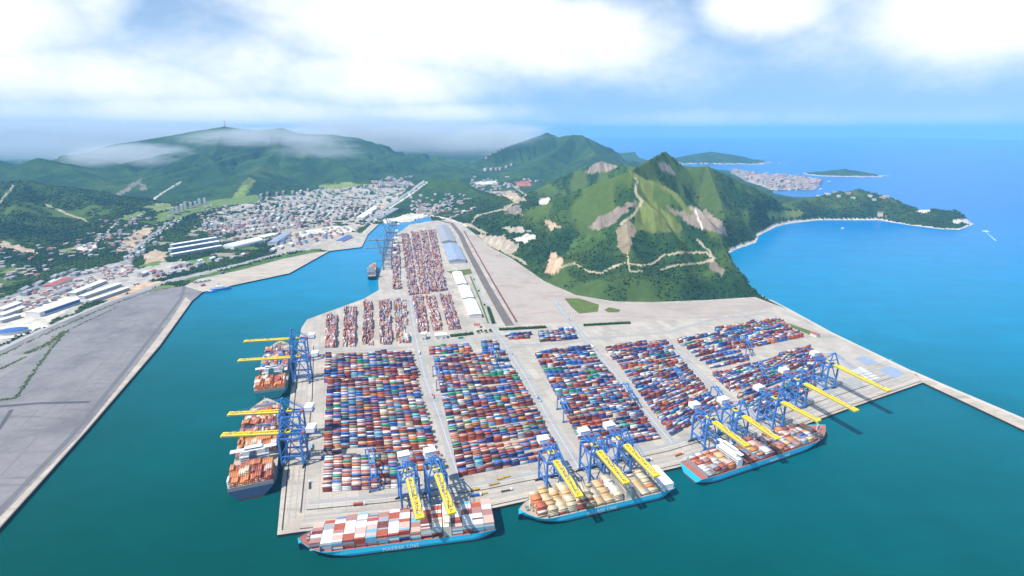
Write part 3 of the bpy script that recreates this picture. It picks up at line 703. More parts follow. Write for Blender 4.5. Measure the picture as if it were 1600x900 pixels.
slab('quay_surface', [(454, 620), (444, 716), (434, 835), (467, 830), (600, 817), (766, 794), (950, 756), (1042, 733), (1180, 691), (1283, 653), (1335, 634), (1443, 597), (1424, 584), (1330, 615), (1200, 661), (1075, 700), (930, 733), (760, 768), (600, 789), (470, 803), (475, 770), (482, 700), (490, 620)], Z1, 0, GM_quay)
ROADS = [([(640, 462), (650, 530), (664, 590), (688, 655), (707, 715), (722, 762)], 7.5), ([(770, 514), (790, 540), (822, 590), (858, 655), (893, 712), (905, 732)], 8), ([(866, 470), (905, 518), (950, 572), (1000, 632), (1050, 692)], 8),
         ([(1045, 532), (1070, 560), (1115, 605), (1150, 640), (1160, 660)], 6), ([(498, 549), (560, 547), (650, 541), (760, 527), (800, 524)], 5), ([(632, 368), (636, 420), (641, 470)], 6), ([(585, 470), (620, 466), (690, 462), (705, 462)], 5),
         ([(800, 540), (880, 536), (930, 528), (1040, 520), (1110, 500), (1200, 488)], 5)]
for P, w in ROADS: strip('yard_road', P, w, Z2, GM_road)
for P, w in ROADS[:4]:
    strip('lane_marking', P, .22, Z3, M_white)
for off in (0, 1, 2, 3):   # crane rails and lanes along the two quays
    strip('crane_rail', [(441 + off * 9 + (2 if off > 1 else 0), 828 - off * 9), (452 + off * 9, 716 - off * 2), (461 + off * 9, 620), (472 + off * 6, 540)], .8, Z2, M_dark if off in (0, 3) else GM_road)
def along(P, inset):  # quay line moved inland by inset metres
    W = [Vector(G(x, y, 4)[:2]) for x, y in P]; out = []
    for i, p in enumerate(W):
        d = (W[min(i + 1, len(W) - 1)] - W[max(i - 1, 0)]).normalized(); out.append(p + Vector((-d.y, d.x)) * inset)
    return out
for inset, hw, m in ((5, .7, M_dark), (38, .7, M_dark), (12, .5, M_kerb), (19, 1.6, GM_road), (27, 1.6, GM_road), (46, .5, M_kerb), (52, 3, GM_road)):
    W = along(PORT_S, inset); b = MB(); zz = lifted(Z2)
    for p, q in zip(W[:-1], W[1:]):
        n = Vector((-(q - p).y, (q - p).x)).normalized() * hw
        b.face([(*(p - n), zz), (*(q - n), zz), (*(q + n), zz), (*(p + n), zz)])
    tag(b.build('crane_rail' if m is M_dark else 'quay_lane', m), kind='structure')
slab('lawn', [(882, 466), (905, 466), (936, 476), (934, 487), (905, 490), (893, 480)], Z2, 0, M_grass); slab('lawn', [(944, 484), (952, 480), (970, 484), (966, 488), (950, 488)], Z2, 0, M_grass)
slab('lawn', [(698, 424), (735, 420), (738, 427), (725, 430), (704, 427)], Z2, 0, M_grass)
strip('lawn', [(735, 432), (750, 468), (763, 505)], 2.5, Z2, M_grass); slab('lawn', [(1232, 505), (1275, 520), (1268, 524), (1238, 512)], Z2, 0, M_grass)
for P, m in (([(1335, 560), (1350, 556), (1372, 566), (1356, 571)], M_roofbluegrey), ([(1372, 577), (1390, 571), (1414, 583), (1398, 592)], M_roofbluegrey), ([(1325, 580), (1345, 573), (1375, 590), (1352, 598)], M_kerb), ([(1305, 600), (1330, 590), (1352, 602), (1325, 612)], GM_road)):
    slab('paving_patch', P, Z2, 0, m)
for k in range(6):
    strip('paving_patch', [(1306 + k * 12, 606 - k * 7), (1378 + k * 3, 592 - k * 6)], 1.2, Z3, GM_road)
M_scar = mat('pinkish_earth', (.45, .28, .23), .95, .2, .03)
strip('earth_strip', [(830, 490), (868, 486)], 3, Z2, M_scar); strip('earth_strip', [(847, 464), (880, 461)], 3, Z2, M_scar); strip('earth_strip', [(700, 430), (722, 470), (745, 508)], 0.1, Z2, M_scar)

# ------------------------------------------------------------------ containers as one mass (past the 300 that show largest)
PAL = {'maroon': (.17, .024, .020), 'rust': (.42, .070, .028), 'navy': (.014, .032, .165), 'blue': (.018, .135, .46), 'white': (.74, .73, .70), 'rose': (.60, .42, .36),
       'grey': (.34, .35, .37), 'green': (.02, .32, .16), 'sky': (.17, .42, .58), 'orange': (.66, .20, .04), 'dusty': (.40, .19, .165), 'tan': (.64, .42, .19), 'cream': (.68, .56, .38), 'violet': (.09, .05, .19)}
MIX = {'yard': (('maroon', 22), ('rust', 20), ('navy', 17), ('blue', 14), ('white', 8), ('rose', 3), ('grey', 2), ('green', 7), ('sky', 5), ('orange', 6), ('cream', 6)),
       'east': (('maroon', 17), ('rust', 17), ('navy', 20), ('blue', 17), ('white', 8), ('rose', 3), ('grey', 4), ('green', 4), ('sky', 4), ('orange', 3), ('violet', 4), ('cream', 3)),
       'far': (('dusty', 42), ('maroon', 12), ('rust', 14), ('navy', 6), ('blue', 6), ('white', 5), ('rose', 18), ('grey', 9)),
       'mixed': (('maroon', 14), ('rust', 20), ('navy', 6), ('blue', 5), ('white', 12), ('rose', 12), ('grey', 7), ('green', 8), ('sky', 4), ('orange', 8), ('cream', 4)),
       'tan': (('cream', 46), ('tan', 24), ('rust', 16), ('orange', 5), ('white', 6), ('maroon', 3)),
       'red': (('rust', 30), ('rose', 22), ('dusty', 14), ('orange', 8), ('white', 14), ('sky', 6), ('blue', 4), ('tan', 7), ('maroon', 8), ('grey', 6)),
       'orange': (('orange', 50), ('rust', 20), ('white', 10), ('maroon', 5), ('cream', 4), ('rose', 9)),
       'ship': (('white', 30), ('rose', 10), ('rust', 22), ('grey', 11), ('sky', 6), ('maroon', 12), ('dusty', 10), ('orange', 3), ('blue', 2))}
def pick(mix):
    t = MIX[mix]; k = random.uniform(0, sum(w for _, w in t))
    for n, w in t:
        k -= w
        if k <= 0: return n
    return t[0][0]
BOXC, BOXS, BOXA, BOXK = [], [], [], []
def add_box(x, y, z, l, w, h, ang, name):
    c = np.array(PAL[name]) * random.uniform(.8, 1.15) + random.uniform(0, .012)
    BOXC.append((x, y, z)); BOXS.append((l, w, h)); BOXA.append(ang); BOXK.append(c)
CL, CW, CH = 12.19, 2.44, 2.6
def stacks(quad, groups, mix, hmin=1, hmax=5, lane=9.0, fill=.95, rows=None, seed=0, keep=None):
    """a block of container stacks inside four ground points (back west, back east, front east, front west)"""
    a, b, c, d = [Vector(G(*p)[:2]) for p in quad]
    depth = ((d - a).length + (c - b).length) / 2; pitch = depth / groups
    n = rows or max(2, int((pitch - lane) / 2.72))
    for g in range(groups):
        gh = random.uniform(hmin + .8, hmax - .8); heights = {}
        for j in range(n):
            v = (g * pitch + lane * .5 + (j + .5) * 2.72) / depth
            if v > 1: break
            L = a.lerp(d, v); R = b.lerp(c, v); w = (R - L); m = int(w.length / 12.95)
            if m < 1: continue
            e = w.normalized(); ang = math.atan2(e.y, e.x); prev = pick(mix)
            for i in range(m):
                hs = gh + 1.9 * (vnoise(np.array([i * .45 + seed]), np.array([j * .28 + 7.0 * g]), 3)[0] - .5) * 2.2 + random.uniform(-.6, .6) + (1.6 if j < 3 else 0) * (vnoise(np.array([i * .2 + seed * 3]), np.array([g * 5.0]), 6)[0] - .4)
                t = int(max(0, min(hmax, round(hs))))
                if random.random() > fill: t = 0
                p = L + e * ((i + .5) * 12.95 + (w.length - m * 12.95) / 2)
                if keep and not keep(p): continue
                for k in range(t):
                    if random.random() < .42: prev = pick(mix)
                    add_box(p.x, p.y, 4.1 + CH * (k + .5), CL, CW, CH - .03, ang, prev)
stacks([(508, 556), (643, 549), (686, 702), (502, 712)], 27, 'yard', 1, 4, 9, rows=3, seed=1)
stacks([(502, 716), (626, 712), (628, 764), (502, 771)], 4, 'mixed', 2, 4, 3, seed=2)
stacks([(629, 712), (688, 708), (700, 736), (636, 740)], 3, 'mixed', 1, 4, 6, seed=3)
stacks([(667, 544), (735, 540), (738, 552), (670, 556)], 1, 'yard', 1, 4, 5, seed=4); stacks([(748, 538), (780, 535), (785, 549), (750, 551)], 1, 'yard', 1, 4, 5, seed=5)
stacks([(672, 559), (793, 552), (878, 716), (717, 748)], 25, 'yard', 1, 4, 9, rows=3, seed=6)
stacks([(833, 553), (922, 543), (1034, 688), (914, 710)], 23, 'east', 1, 4, 8.5, rows=3, seed=7)
stacks([(838, 521), (898, 515), (904, 531), (842, 537)], 1, 'east', 1, 4, 4, fill=.85, seed=8); stacks([(788, 524), (830, 520), (832, 530), (792, 533)], 1, 'east', 1, 3, 6, fill=.7, seed=9)
stacks([(944, 545), (1040, 532), (1128, 638), (1048, 685)], 22, 'east', 1, 4, 8.5, rows=3, fill=.95, seed=10)
stacks([(1056, 534), (1122, 519), (1176, 566), (1112, 580)], 8, 'east', 1, 4, 7, rows=3, fill=.93, seed=11); stacks([(1114, 516), (1212, 497), (1256, 528), (1158, 548)], 9, 'east', 2, 4, 7, rows=3, seed=12)
stacks([(1108, 585), (1266, 543), (1296, 566), (1152, 624)], 8, 'east', 1, 4, 8, rows=3, fill=.95, seed=13); stacks([(1150, 629), (1272, 581), (1276, 606), (1185, 652)], 5, 'east', 1, 4, 8, rows=3, fill=.9, seed=14)
for q, m, h in (  # blocks whose rows run away from the front quay
    ([(509, 493), (529, 493), (527, 544), (507, 544)], 'far', 4), ([(537, 480), (559, 479), (557, 543), (535, 543)], 'far', 4), ([(567, 472), (582, 471), (585, 540), (565, 540)], 'far', 4),
    ([(591, 471), (611, 470), (614, 539), (593, 539)], 'far', 4), ([(613, 469), (636, 468), (642, 537), (619, 537)], 'red', 4), ([(643, 464), (661, 463), (670, 519), (653, 520)], 'far', 3),
    ([(664, 464), (681, 463), (693, 517), (676, 518)], 'red', 3), ([(686, 461), (704, 460), (722, 515), (700, 517)], 'far', 3), ([(613, 384), (625, 383), (628, 452), (613, 454)], 'far', 3),
    ([(626, 366), (640, 365), (655, 460), (638, 462)], 'far', 3), ([(641, 363), (654, 363), (672, 459), (656, 460)], 'far', 3), ([(655, 361), (667, 360), (685, 456), (673, 457)], 'far', 3), ([(668, 360), (680, 359), (699, 454), (686, 456)], 'far', 3)):
    tl, tr, br, bl = q
    stacks([bl, tl, tr, br], 1, m, 1, h, 2.5, fill=.93, seed=q[0][0])

# ------------------------------------------------------------------ ships
def hull_mesh(L, B, D, bowrise=5.0, stern_narrow=.93):
    """lofted hull: stations along x (0 stern, L bow); levels from under water to the bulwark"""
    n = 44; lev = (-4.0, 0.0, 2.6, 3.2, D * .55, D, D + 1.2)
    rings = []
    for i in range(n + 1):
        t = i / n
        def half(u):     # u: 0 keel .. 1 deck
            b0 = .70 + .09 * u; p = 1.5 + 1.0 * u
            s = 1.0 if t < b0 else max(0.0, 1 - ((t - b0) / (1.0 - b0 - .035 * (1 - u))) ** p) if t < 1.0 - .035 * (1 - u) else 0.0
            a = 1.0 if t > .12 else (stern_narrow - (1 - u) * .45) + (1 - stern_narrow + (1 - u) * .45) * math.sin(t / .12 * PI / 2)
            return max(B / 2 * s * a * (.93 + .07 * min(1, u * 2)), .12)
        rise = bowrise * max(0, (t - .86) / .14) ** 1.6 + 0.9 * max(0, (.1 - t) / .1)
        row = []
        for z in lev:
            u = min(1, max(0, z / D)); zz = z + rise * u
            row.append((t * L, half(u), zz))
        rings.append(row)
    return rings, lev
def build_hull(root, L, B, D, m_side, m_boot, m_deck, bow_boot=True):
    R, lev = hull_mesh(L, B, D); n = len(R) - 1; b = MB()
    for i in range(n):
        for k in range(len(lev) - 1):
            mi = 1 if k < 2 else (3 if k == 2 else 0)
            if bow_boot and i > n - 5 and k < 4: mi = 2
            p, q = R[i], R[i + 1]
            for s in (1, -1):
                f = [(p[k][0], s * p[k][1], p[k][2]), (q[k][0], s * q[k][1], q[k][2]), (q[k + 1][0], s * q[k + 1][1], q[k + 1][2]), (p[k + 1][0], s * p[k + 1][1], p[k + 1][2])]
                b.face(f[::-1] if s > 0 else f, mi)
    for k in range(len(lev) - 1):
        p = R[0]; b.face([(p[k][0], p[k][1], p[k][2]), (p[k][0], -p[k][1], p[k][2]), (p[k + 1][0], -p[k + 1][1], p[k + 1][2]), (p[k + 1][0], p[k + 1][1], p[k + 1][2])][::-1], 1 if k < 2 else 0)
    b.build('hull', [m_side, m_boot, M_navy, M_dark], root)
    d = MB(); kd = len(lev) - 2
    for i in range(n):
        p, q = R[i][kd], R[i + 1][kd]; e = .12
        d.face([(p[0], -p[1] + e, p[2]), (q[0], -q[1] + e, q[2]), (q[0], q[1] - e, q[2]), (p[0], p[1] - e, p[2])])
    d.build('deck', m_deck, root)
def windows_rows(b, x0, x1, y0, y1, zs, e=.12, mi=0):
    for z in zs:
        b.box(x1, y0, z, x1 + e, y1, z + 1.1, mi); b.box(x0 - e, y0, z, x0, y1, z + 1.1, mi)
def superstructure(root, x, B, D, h=26, dx=12, col=M_white, wing=True, frac=.80):
    w = B * frac / 2; b = MB()
    b.box(x, -w, D, x + dx, w, D + h * .55); b.box(x + 1, -w * .78, D + h * .55, x + dx - 1, w * .78, D + h * .86)
    b.build('accommodation', col, root)
    g = MB(); windows_rows(g, x, x + dx, -w + 1.5, w - 1.5, [D + 4.5 + 3.2 * k for k in range(int(h * .55 / 3.2) - 1)]); g.build('window_band', M_glass, root)
    b = MB(); ww = B / 2 if wing else w
    b.box(x + 2, -ww, D + h * .86, x + dx - 2, ww, D + h * .86 + .8); b.box(x + 2.6, -w * .62, D + h * .86 + .8, x + dx - 2.4, w * .62, D + h); b.build('bridge', col, root)
    g = MB(); g.box(x + dx - 2.4, -w * .6, D + h - 2.2, x + dx - 2.25, w * .6, D + h - .9); g.box(x + 2.45, -w * .6, D + h - 2.2, x + 2.6, w * .6, D + h - .9); g.build('bridge_window', M_glass, root)
    b = MB(); b.cyl(x + dx * .5, 0, D + h, D + h + 9, .5, 8); b.beam((x + dx * .5, -4, D + h + 5), (x + dx * .5, 4, D + h + 5), .5); b.build('radar_mast', M_white, root)
def funnel(root, x, D, h, m):
    b = MB(); b.box(x, -4.5, D, x + 9, 4.5, D + h); b.box(x + 1, -3, D + h, x + 8, 3, D + h + 1.6, 1); b.build('funnel', [m, M_dark], root)
def hull_name(root, text, L, B, D, side, x, size, m=M_white):
    c = bpy.data.curves.new('lettering', 'FONT'); c.body = text; c.size = size; c.align_x = 'CENTER'; c.extrude = .05; c.space_character = 1.15
    c.materials.append(m); tmp = bpy.data.objects.new('lettering', c); COL.objects.link(tmp)
    me = bpy.data.meshes.new_from_object(tmp.evaluated_get(bpy.context.evaluated_depsgraph_get())); bpy.data.objects.remove(tmp); o = link('lettering', me, root)
    o.location = (x, side * (B / 2 + .22), D * .40)
    o.rotation_euler = (PI / 2, 0, PI if side > 0 else 0)
def bow_gear(root, L, D, B):
    b = MB(); x = L * .955
    b.box(x - 3, -4, D + 3.2, x, -1, D + 5.6); b.build('mooring_winch', M_grey, root); b = MB(); b.box(x - 3, 1, D + 3.2, x, 4, D + 5.6); b.build('mooring_winch', M_grey, root)
    for y in (-5, 5): b = MB(); b.cyl(x - 8, y, D + 1.5, D + 5, .8, 8); b.build('bollard', M_grey, root)
    b = MB(); b.cyl(L * .93, 0, D + 1.5, D + 17, .7, 8, r1=.35); b.beam((L * .93, -2.5, D + 12), (L * .93, 2.5, D + 12), .4); b.build('foremast', M_white, root)
    b = MB(); b.box(L * .905, -B * .30, D + .5, L * .905 + .5, B * .30, D + 5.5); b.build('breakwater_plate', M_deckb, root)
def ship_frame(q0, q1, along, off, rev):
    a, b = Vector(G(*q0, 0)), Vector(G(*q1, 0)); e = (b - a).normalized(); n = Vector((e.y, -e.x, 0))
    p = a + e * along + n * off; p.z = 0; h = -e if rev else e
    return p, math.atan2(h.y, h.x)
def hatch_rows(root, xs, B, D):
    b = MB()
    for x in xs: b.box(x, -B * .46, D + .05, x + .45, B * .46, D + 6.5)
    b.build('lashing_bridge', M_grey, root)
def world_of(p, rz, x, y):
    c, s = math.cos(rz), math.sin(rz); return p.x + c * x - s * y, p.y + s * x + c * y
def deck_cargo(p, rz, bays, B, D, L, mix, tiers, runs=3, seed=0, hole=()):
    """cargo of the other ships, added to the common mass"""
    for bi, x in enumerate(bays):
        t = (x + 6) / L; wid = B * (.92 if t < .78 else .92 * (1 - .55 * ((t - .78) / .22) ** 1.6)); n = int(wid / 2.55)
        th = tiers[bi % len(tiers)]; prev = pick(mix); run = 0
        for j in range(n):
            y = (j - (n - 1) / 2) * 2.55
            hh = th + (1 if vnoise(np.array([j * .35 + seed]), np.array([bi * .8]), 5)[0] > .62 else 0) - (1 if vnoise(np.array([j * .3]), np.array([bi * .7 + seed]), 8)[0] > .7 else 0)
            if (bi, j // 4) in hole: hh = 0
            if run <= 0: prev = pick(mix); run = random.randint(1, runs)
            run -= 1
            for k in range(max(0, hh)):
                nm = prev if k == hh - 1 or random.random() < .5 else pick(mix)
                X, Y = world_of(p, rz, x + 6.1, y); add_box(X, Y, D + 1.6 + CH * (k + .5), CL, CW, CH - .03, rz, nm)

# the ship at the corner berth: its 300 or so containers are things of their own
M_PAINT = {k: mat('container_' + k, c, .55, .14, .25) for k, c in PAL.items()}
for m_ in M_PAINT.values(): sunlit_dusty_top(m_, .15)
def container_mesh():
    b = MB(); l, w, h = CL / 2, CW / 2, CH / 2 - .015
    b.box(-l + .06, -w + .05, -h + .05, l - .06, w - .05, h - .06)
    for sx in (-1, 1):
        for sy in (-1, 1): b.box(sx * l - (.16 if sx > 0 else 0), sy * w - (.16 if sy > 0 else 0), -h, sx * l + (0 if sx > 0 else .16), sy * w + (0 if sy > 0 else .16), h)
    for sy in (-1, 1):
        y0, y1 = (w - .10, w) if sy > 0 else (-w, -w + .10)
        b.box(-l + .16, y0, h - .14, l - .16, y1, h - .02); b.box(-l + .16, y0, -h + .02, l - .16, y1, -h + .16)
        for k in range(19):
            x = -l + .5 + k * .6; b.box(x, (w - .05) if sy > 0 else -w + .02, -h + .16, x + .3, (w - .02) if sy > 0 else -w + .05, h - .14)
    for y in (-.8, -.3, .3, .8): b.box(l - .06, y - .03, -h + .2, l - .01, y + .03, h - .2)
    me_o = b.build('shipping_container', M_PAINT['white']); return me_o
def loaded_ship():
    L, B, D = 230.0, 47.0, 12.0
    p, rz = ship_frame((467, 831), (766, 795), 237, 30, True)
    root = thing('container_ship', p, rz, 'cyan container ship with red bow deck under white and rust containers, corner berth', 'container ship', 'container ships at the quays')
    build_hull(root, L, B, D, M_cyan, M_boot, M_pink); bow_gear(root, L, D, B)
    superstructure(root, 52.8, B, D, 25, 9.6, M_cream, frac=.9); hull_name(root, 'MAERSK LINE', L, B, D, 1, 112, 6.2)
    xs = [2.0 + 12.6 * k for k in range(4)] + [63.5 + 12.6 * k for k in range(12)]
    hatch_rows(root, [x - .5 for x in xs], B, D)
    first = container_mesh(); used = False; n_bay = len(xs)
    ht = [4, 4, 4, 4, 5, 5, 4, 5, 4, 4, 4, 4, 4, 4, 3, 3]
    for bi, x in enumerate(xs):
        bay = n_bay - bi; rows = {1: 12, 2: 14}.get(bay, 16); prev = pick('ship'); run = 0
        if bi == n_bay - 2: pass
        for j in range(rows):
            y = ((rows - 1) / 2 - j) * 2.62; top = ht[bi] - (1 if (j > rows - 3 and bay % 3 == 0) else 0)
            if run <= 0: prev = pick('ship'); run = random.randint(1, 4)
            run -= 1
            for below in range(4 if j == 0 else 1):
                if below: nm = pick('ship') if random.random() < .8 else 'sky'
                else: nm = prev
                o = first if not used else first.copy()
                if used: COL.objects.link(o)
                used = True
                o.location = (*world_of(p, rz, x + 6.1, y), D + 1.6 + CH * (top - below - .5)); o.rotation_euler = (0, 0, rz)
                o.material_slots[0].link = 'OBJECT'; o.material_slots[0].material = M_PAINT[nm]
                if below == 0:
                    lab = f'{nm} container topping {ORD[bay]} bay from the bow, {ORD[j + 1]} stack from water, on red-bowed ship'
                else:
                    lab = f'{nm} container {("", "one tier", "two tiers", "three tiers")[below]} below top, {ORD[bay]} bay from bow, seaward edge of red-bowed ship'
                tag(o, lab, 'container', 'containers on the red-bowed ship')
loaded_ship()

def tan_ship():
    L, B, D = 213.0, 46.0, 12.0
    p, rz = ship_frame((820, 783), (1042, 734), 194, 31, True)
    root = thing('container_ship', p, rz, 'cyan container ship loaded with tan and cream containers, white block on its stern', 'container ship', 'container ships at the quays')
    build_hull(root, L, B, D, M_cyan, M_boot, M_deckb); bow_gear(root, L, D, B); hull_name(root, 'MAERSK LINE', L, B, D, 1, 108, 6.2)
    superstructure(root, 64, B, D, 24, 10, M_cream, frac=.9)
    b = MB(); b.box(1.5, -B * .44, D, 20, B * .44, D + 9.5); b.build('stern_house', M_white, root)
    xs = [26, 39, 52] + [78 + 12.9 * k for k in range(9)]; hatch_rows(root, [x - .5 for x in xs], B, D)
    deck_cargo(p, rz, xs, B, D, L, 'tan', [2, 1, 0, 4, 2, 1, 4, 5, 4, 2, 4, 4, 3, 3], 5, 1)
def low_ship():
    L, B, D = 277.0, 45.0, 12.0
    p, rz = ship_frame((1072, 727), (1283, 654), -18, 26, False)
    rz -= math.radians(1.5)
    root = thing('container_ship', p, rz, 'cyan container ship with mixed red, blue and white containers, bow towards the breakwater end', 'container ship', 'container ships at the quays')
    build_hull(root, L, B, D, M_cyan, M_boot, M_pink); bow_gear(root, L, D, B); hull_name(root, 'MAERSK LINE', L, B, D, -1, 150, 6.2)
    superstructure(root, 66, B, D, 24, 10, M_white, frac=.9)
    xs = [12, 25, 38, 51] + [82 + 12.9 * k for k in range(13)]; hatch_rows(root, [x - .5 for x in xs], B, D)
    deck_cargo(p, rz, xs, B, D, L, 'red', [2, 3, 2, 3, 2, 1, 2, 3, 1, 2, 2, 2, 3, 2, 2, 1], 4, 2)
def west_ship(q0, q1, along, off, L, B, hullm, label, seed, tiers):
    D = 15.0; p, rz = ship_frame(q0, q1, along, off, False)
    root = thing('container_ship', p, rz, label, 'container ship', 'container ships at the quays')
    build_hull(root, L, B, D, hullm, M_boot, M_deckb, False); bow_gear(root, L, D, B)
    superstructure(root, 58, B, D, 25, 12, M_white, frac=.62); funnel(root, 47, D, 22, hullm)
    xs = [2 + 13 * k for k in range(4)]; deck_cargo(p, rz, xs[:3], B, D, L, 'orange', [5, 6, 6], 5, seed)
    ys = [76 + 13 * k for k in range(int((L - 110) / 13))]; hatch_rows(root, [x - .5 for x in xs + ys], B, D)
    deck_cargo(p, rz, ys, B, D, L, 'orange' if seed < 7 else 'red', tiers, 3, seed + 1)
tan_ship(); low_ship()
west_ship((433, 836), (444, 715), 82, -35, 250, 60, M_slate, 'slate hulled container ship with orange containers, moored nearest on the west quay', 5, [2, 3, 3, 2, 4, 3, 4, 3])
west_ship((444, 715), (462, 560), 196, -34, 245, 56, mat('hull_teal', (.03, .26, .29), .4, .12, .1), 'teal hulled container ship with orange containers, moored farther along the west quay', 9, [3, 2, 3, 3, 2, 3])
def far_ship():
    L, B, D = 170.0, 28.0, 12.0; a = G(581, 438, 0); b = G(590, 366, 0); d = (b - a); rz = math.atan2(d.y, d.x); p = a
    root = thing('container_ship', p, rz, 'dark hulled ship under the raised grey cranes in the far channel', 'container ship', 'container ships at the quays')
    build_hull(root, L, B, D, M_navy, M_navy, M_deckb, False); superstructure(root, 14, B, D, 28, 12, M_wallg, frac=.9)
    deck_cargo(p, rz, [40 + 13 * k for k in range(8)], B, D, L, 'far', [2, 3, 1, 3], 3, 3)
far_ship()

# ------------------------------------------------------------------ quay cranes
def quay_crane(start, tip, label, group='quay cranes with yellow booms', paint=M_blue, boomm=M_yellow, H=48.0, gauge=30.0, half=11.5, luff=0.0, out=None, az=None, house=M_white, trolley_x=-14):
    a = G(*start, H + 4); b = G(*tip, H + 4); d = (b - a); d.z = 0
    rz = math.atan2(d.y, d.x) if az is None else az; out = out or d.length
    root = thing('quay_crane', (a.x, a.y, 4.3), rz, label, 'crane', group); w = 2.3
    for x in (0, -gauge):
        for y in (-half, half):
            c = MB(); c.box(x - w / 2, y - w / 2, 3.4, x + w / 2, y + w / 2, H); c.build('leg', paint, root)
            c = MB(); c.box(x - .8, y - 5.5, .05, x + .8, y + 5.5, 1.9); c.beam((x, y - 3, 1.9), (x, y, 3.6), 1.2); c.beam((x, y + 3, 1.9), (x, y, 3.6), 1.2); c.build('bogie', M_dark, root)
        c = MB(); c.beam((x, -half, 4.2), (x, half, 4.2), 1.7, 2.2); c.build('sill_beam', paint, root)
        c = MB(); c.beam((x, -half - 1, H - 1), (x, half + 1, H - 1), 2.4, 2.8); c.build('cross_beam', paint, root)
    for y in (-half, half):
        c = MB(); c.beam((0, y, 17), (-gauge, y, 17), 1.6, 2.4); c.build('portal_beam', paint, root); c = MB(); c.beam((0, y, H - 2), (-gauge, y, H - 2), 1.6, 2.2); c.build('upper_beam', paint, root)
        c = MB(); c.beam((0, y, 18), (-gauge / 2, y, H - 3), 1.2); c.beam((-gauge, y, 18), (-gauge / 2, y, H - 3), 1.2); c.beam((0, y, 5), (-gauge * .5, y, 16.5), .9); c.beam((-gauge, y, 5), (-gauge * .5, y, 16.5), .9); c.build('brace', paint, root)
    zig = MB()
    for k in range(6): zig.beam((-gauge - .2, half - 2 - (k % 2) * 5, 5 + k * 7), (-gauge - .2, half - 2 - ((k + 1) % 2) * 5, 12 + k * 7), .9)
    zig.build('stair', M_bluelt, root)
    gx = -gauge - 20
    c = MB()
    for y in (-3.6, 3.6): c.beam((gx, y, H + 2.2), (1.5, y, H + 2.2), 1.5, 2.6)
    for k in range(9): c.beam((gx + k * (1.5 - gx) / 8, -3.6, H + 2), (gx + k * (1.5 - gx) / 8, 3.6, H + 2), .9)
    c.build('main_girder', paint, root)
    cs, sn = math.cos(luff), math.sin(luff)
    def bp(x, y, z): return (1.5 + x * cs - z * sn, y, H + 2.2 + x * sn + z * cs)
    c = MB(); n = max(6, int(out / 7))
    for y in (-3.4, 3.4):
        c.beam(bp(0, y, 0), bp(out, y, 0), 2.7, 3.0)
    for k in range(n + 1): c.beam(bp(out * k / n, -3.4, .3), bp(out * k / n, 3.4, .3), 2.0, 1.1)
    for k in range(n): c.beam(bp(out * k / n, -3.4 if k % 2 else 3.4, .6), bp(out * (k + 1) / n, 3.4 if k % 2 else -3.4, .6), .7)
    c.beam(bp(out, -5, 0), bp(out, 5, 0), 2.4, 2.4); bo = c.build('boom', boomm, root)
    c = MB()
    for y in (-5.2, 5.2): c.beam(bp(0, y, .8), bp(out, y, .8), .9, .25)
    c.build('walkway', M_grey, bo)
    az_ = H + 24; c = MB()
    for y in (-1, 1):
        c.beam((0, y * half, H), (-4, y * 2.5, az_), 1.7); c.beam((-gauge, y * half, H), (-5, y * 2.5, az_ - 1), 1.0)
    c.beam((-4, -3.5, az_), (-4, 3.5, az_), 1.8); c.beam((-2, -half * .55, H + 11), (-2, half * .55, H + 11), 1.2); c.build('apex_frame', paint, root)
    c = MB()
    for y in (-2.6, 2.6):
        c.beam((-4, y, az_), bp(out * .52, y, 1.4), .45); c.beam((-4, y, az_), bp(out * .93, y, 1.4), .45)
        c.beam((-4, y, az_), (gx + 6, y, H + 3.6), .5)
    c.build('stay', paint, root)
    c = MB(); c.box(gx + 1, -half * .72, H + 3.6, gx + 12.5, half * .58, H + 10); c.box(gx + .6, -half * .74, H + 10, gx + 12.9, half * .60, H + 10.5); c.build('machinery_house', house, root)
    c = MB(); c.box(gx + 14.5, half * .35, H + 3.6, gx + 18.5, half * .8, H + 6.6); c.build('electrical_cabinet', M_roofred, root)
    c = MB(); c.box(trolley_x - 4.5, -4.6, H + 3.6, trolley_x + 4.5, 4.6, H + 5.0); c.box(trolley_x - 2, -2, H + 5, trolley_x + 2, 2, H + 6.4, 1); c.build('trolley', [boomm, M_dark], root)
    c = MB(); c.box(trolley_x + 5.5, -5.9, H - 3.2, trolley_x + 8.5, -3.9, H + .7); cab = c.build('operator_cab', M_white, root)
    c = MB(); c.box(trolley_x + 8.5, -5.7, H - 2.4, trolley_x + 8.6, -4.1, H - .2); c.build('cab_window', M_glass, cab)
    return root
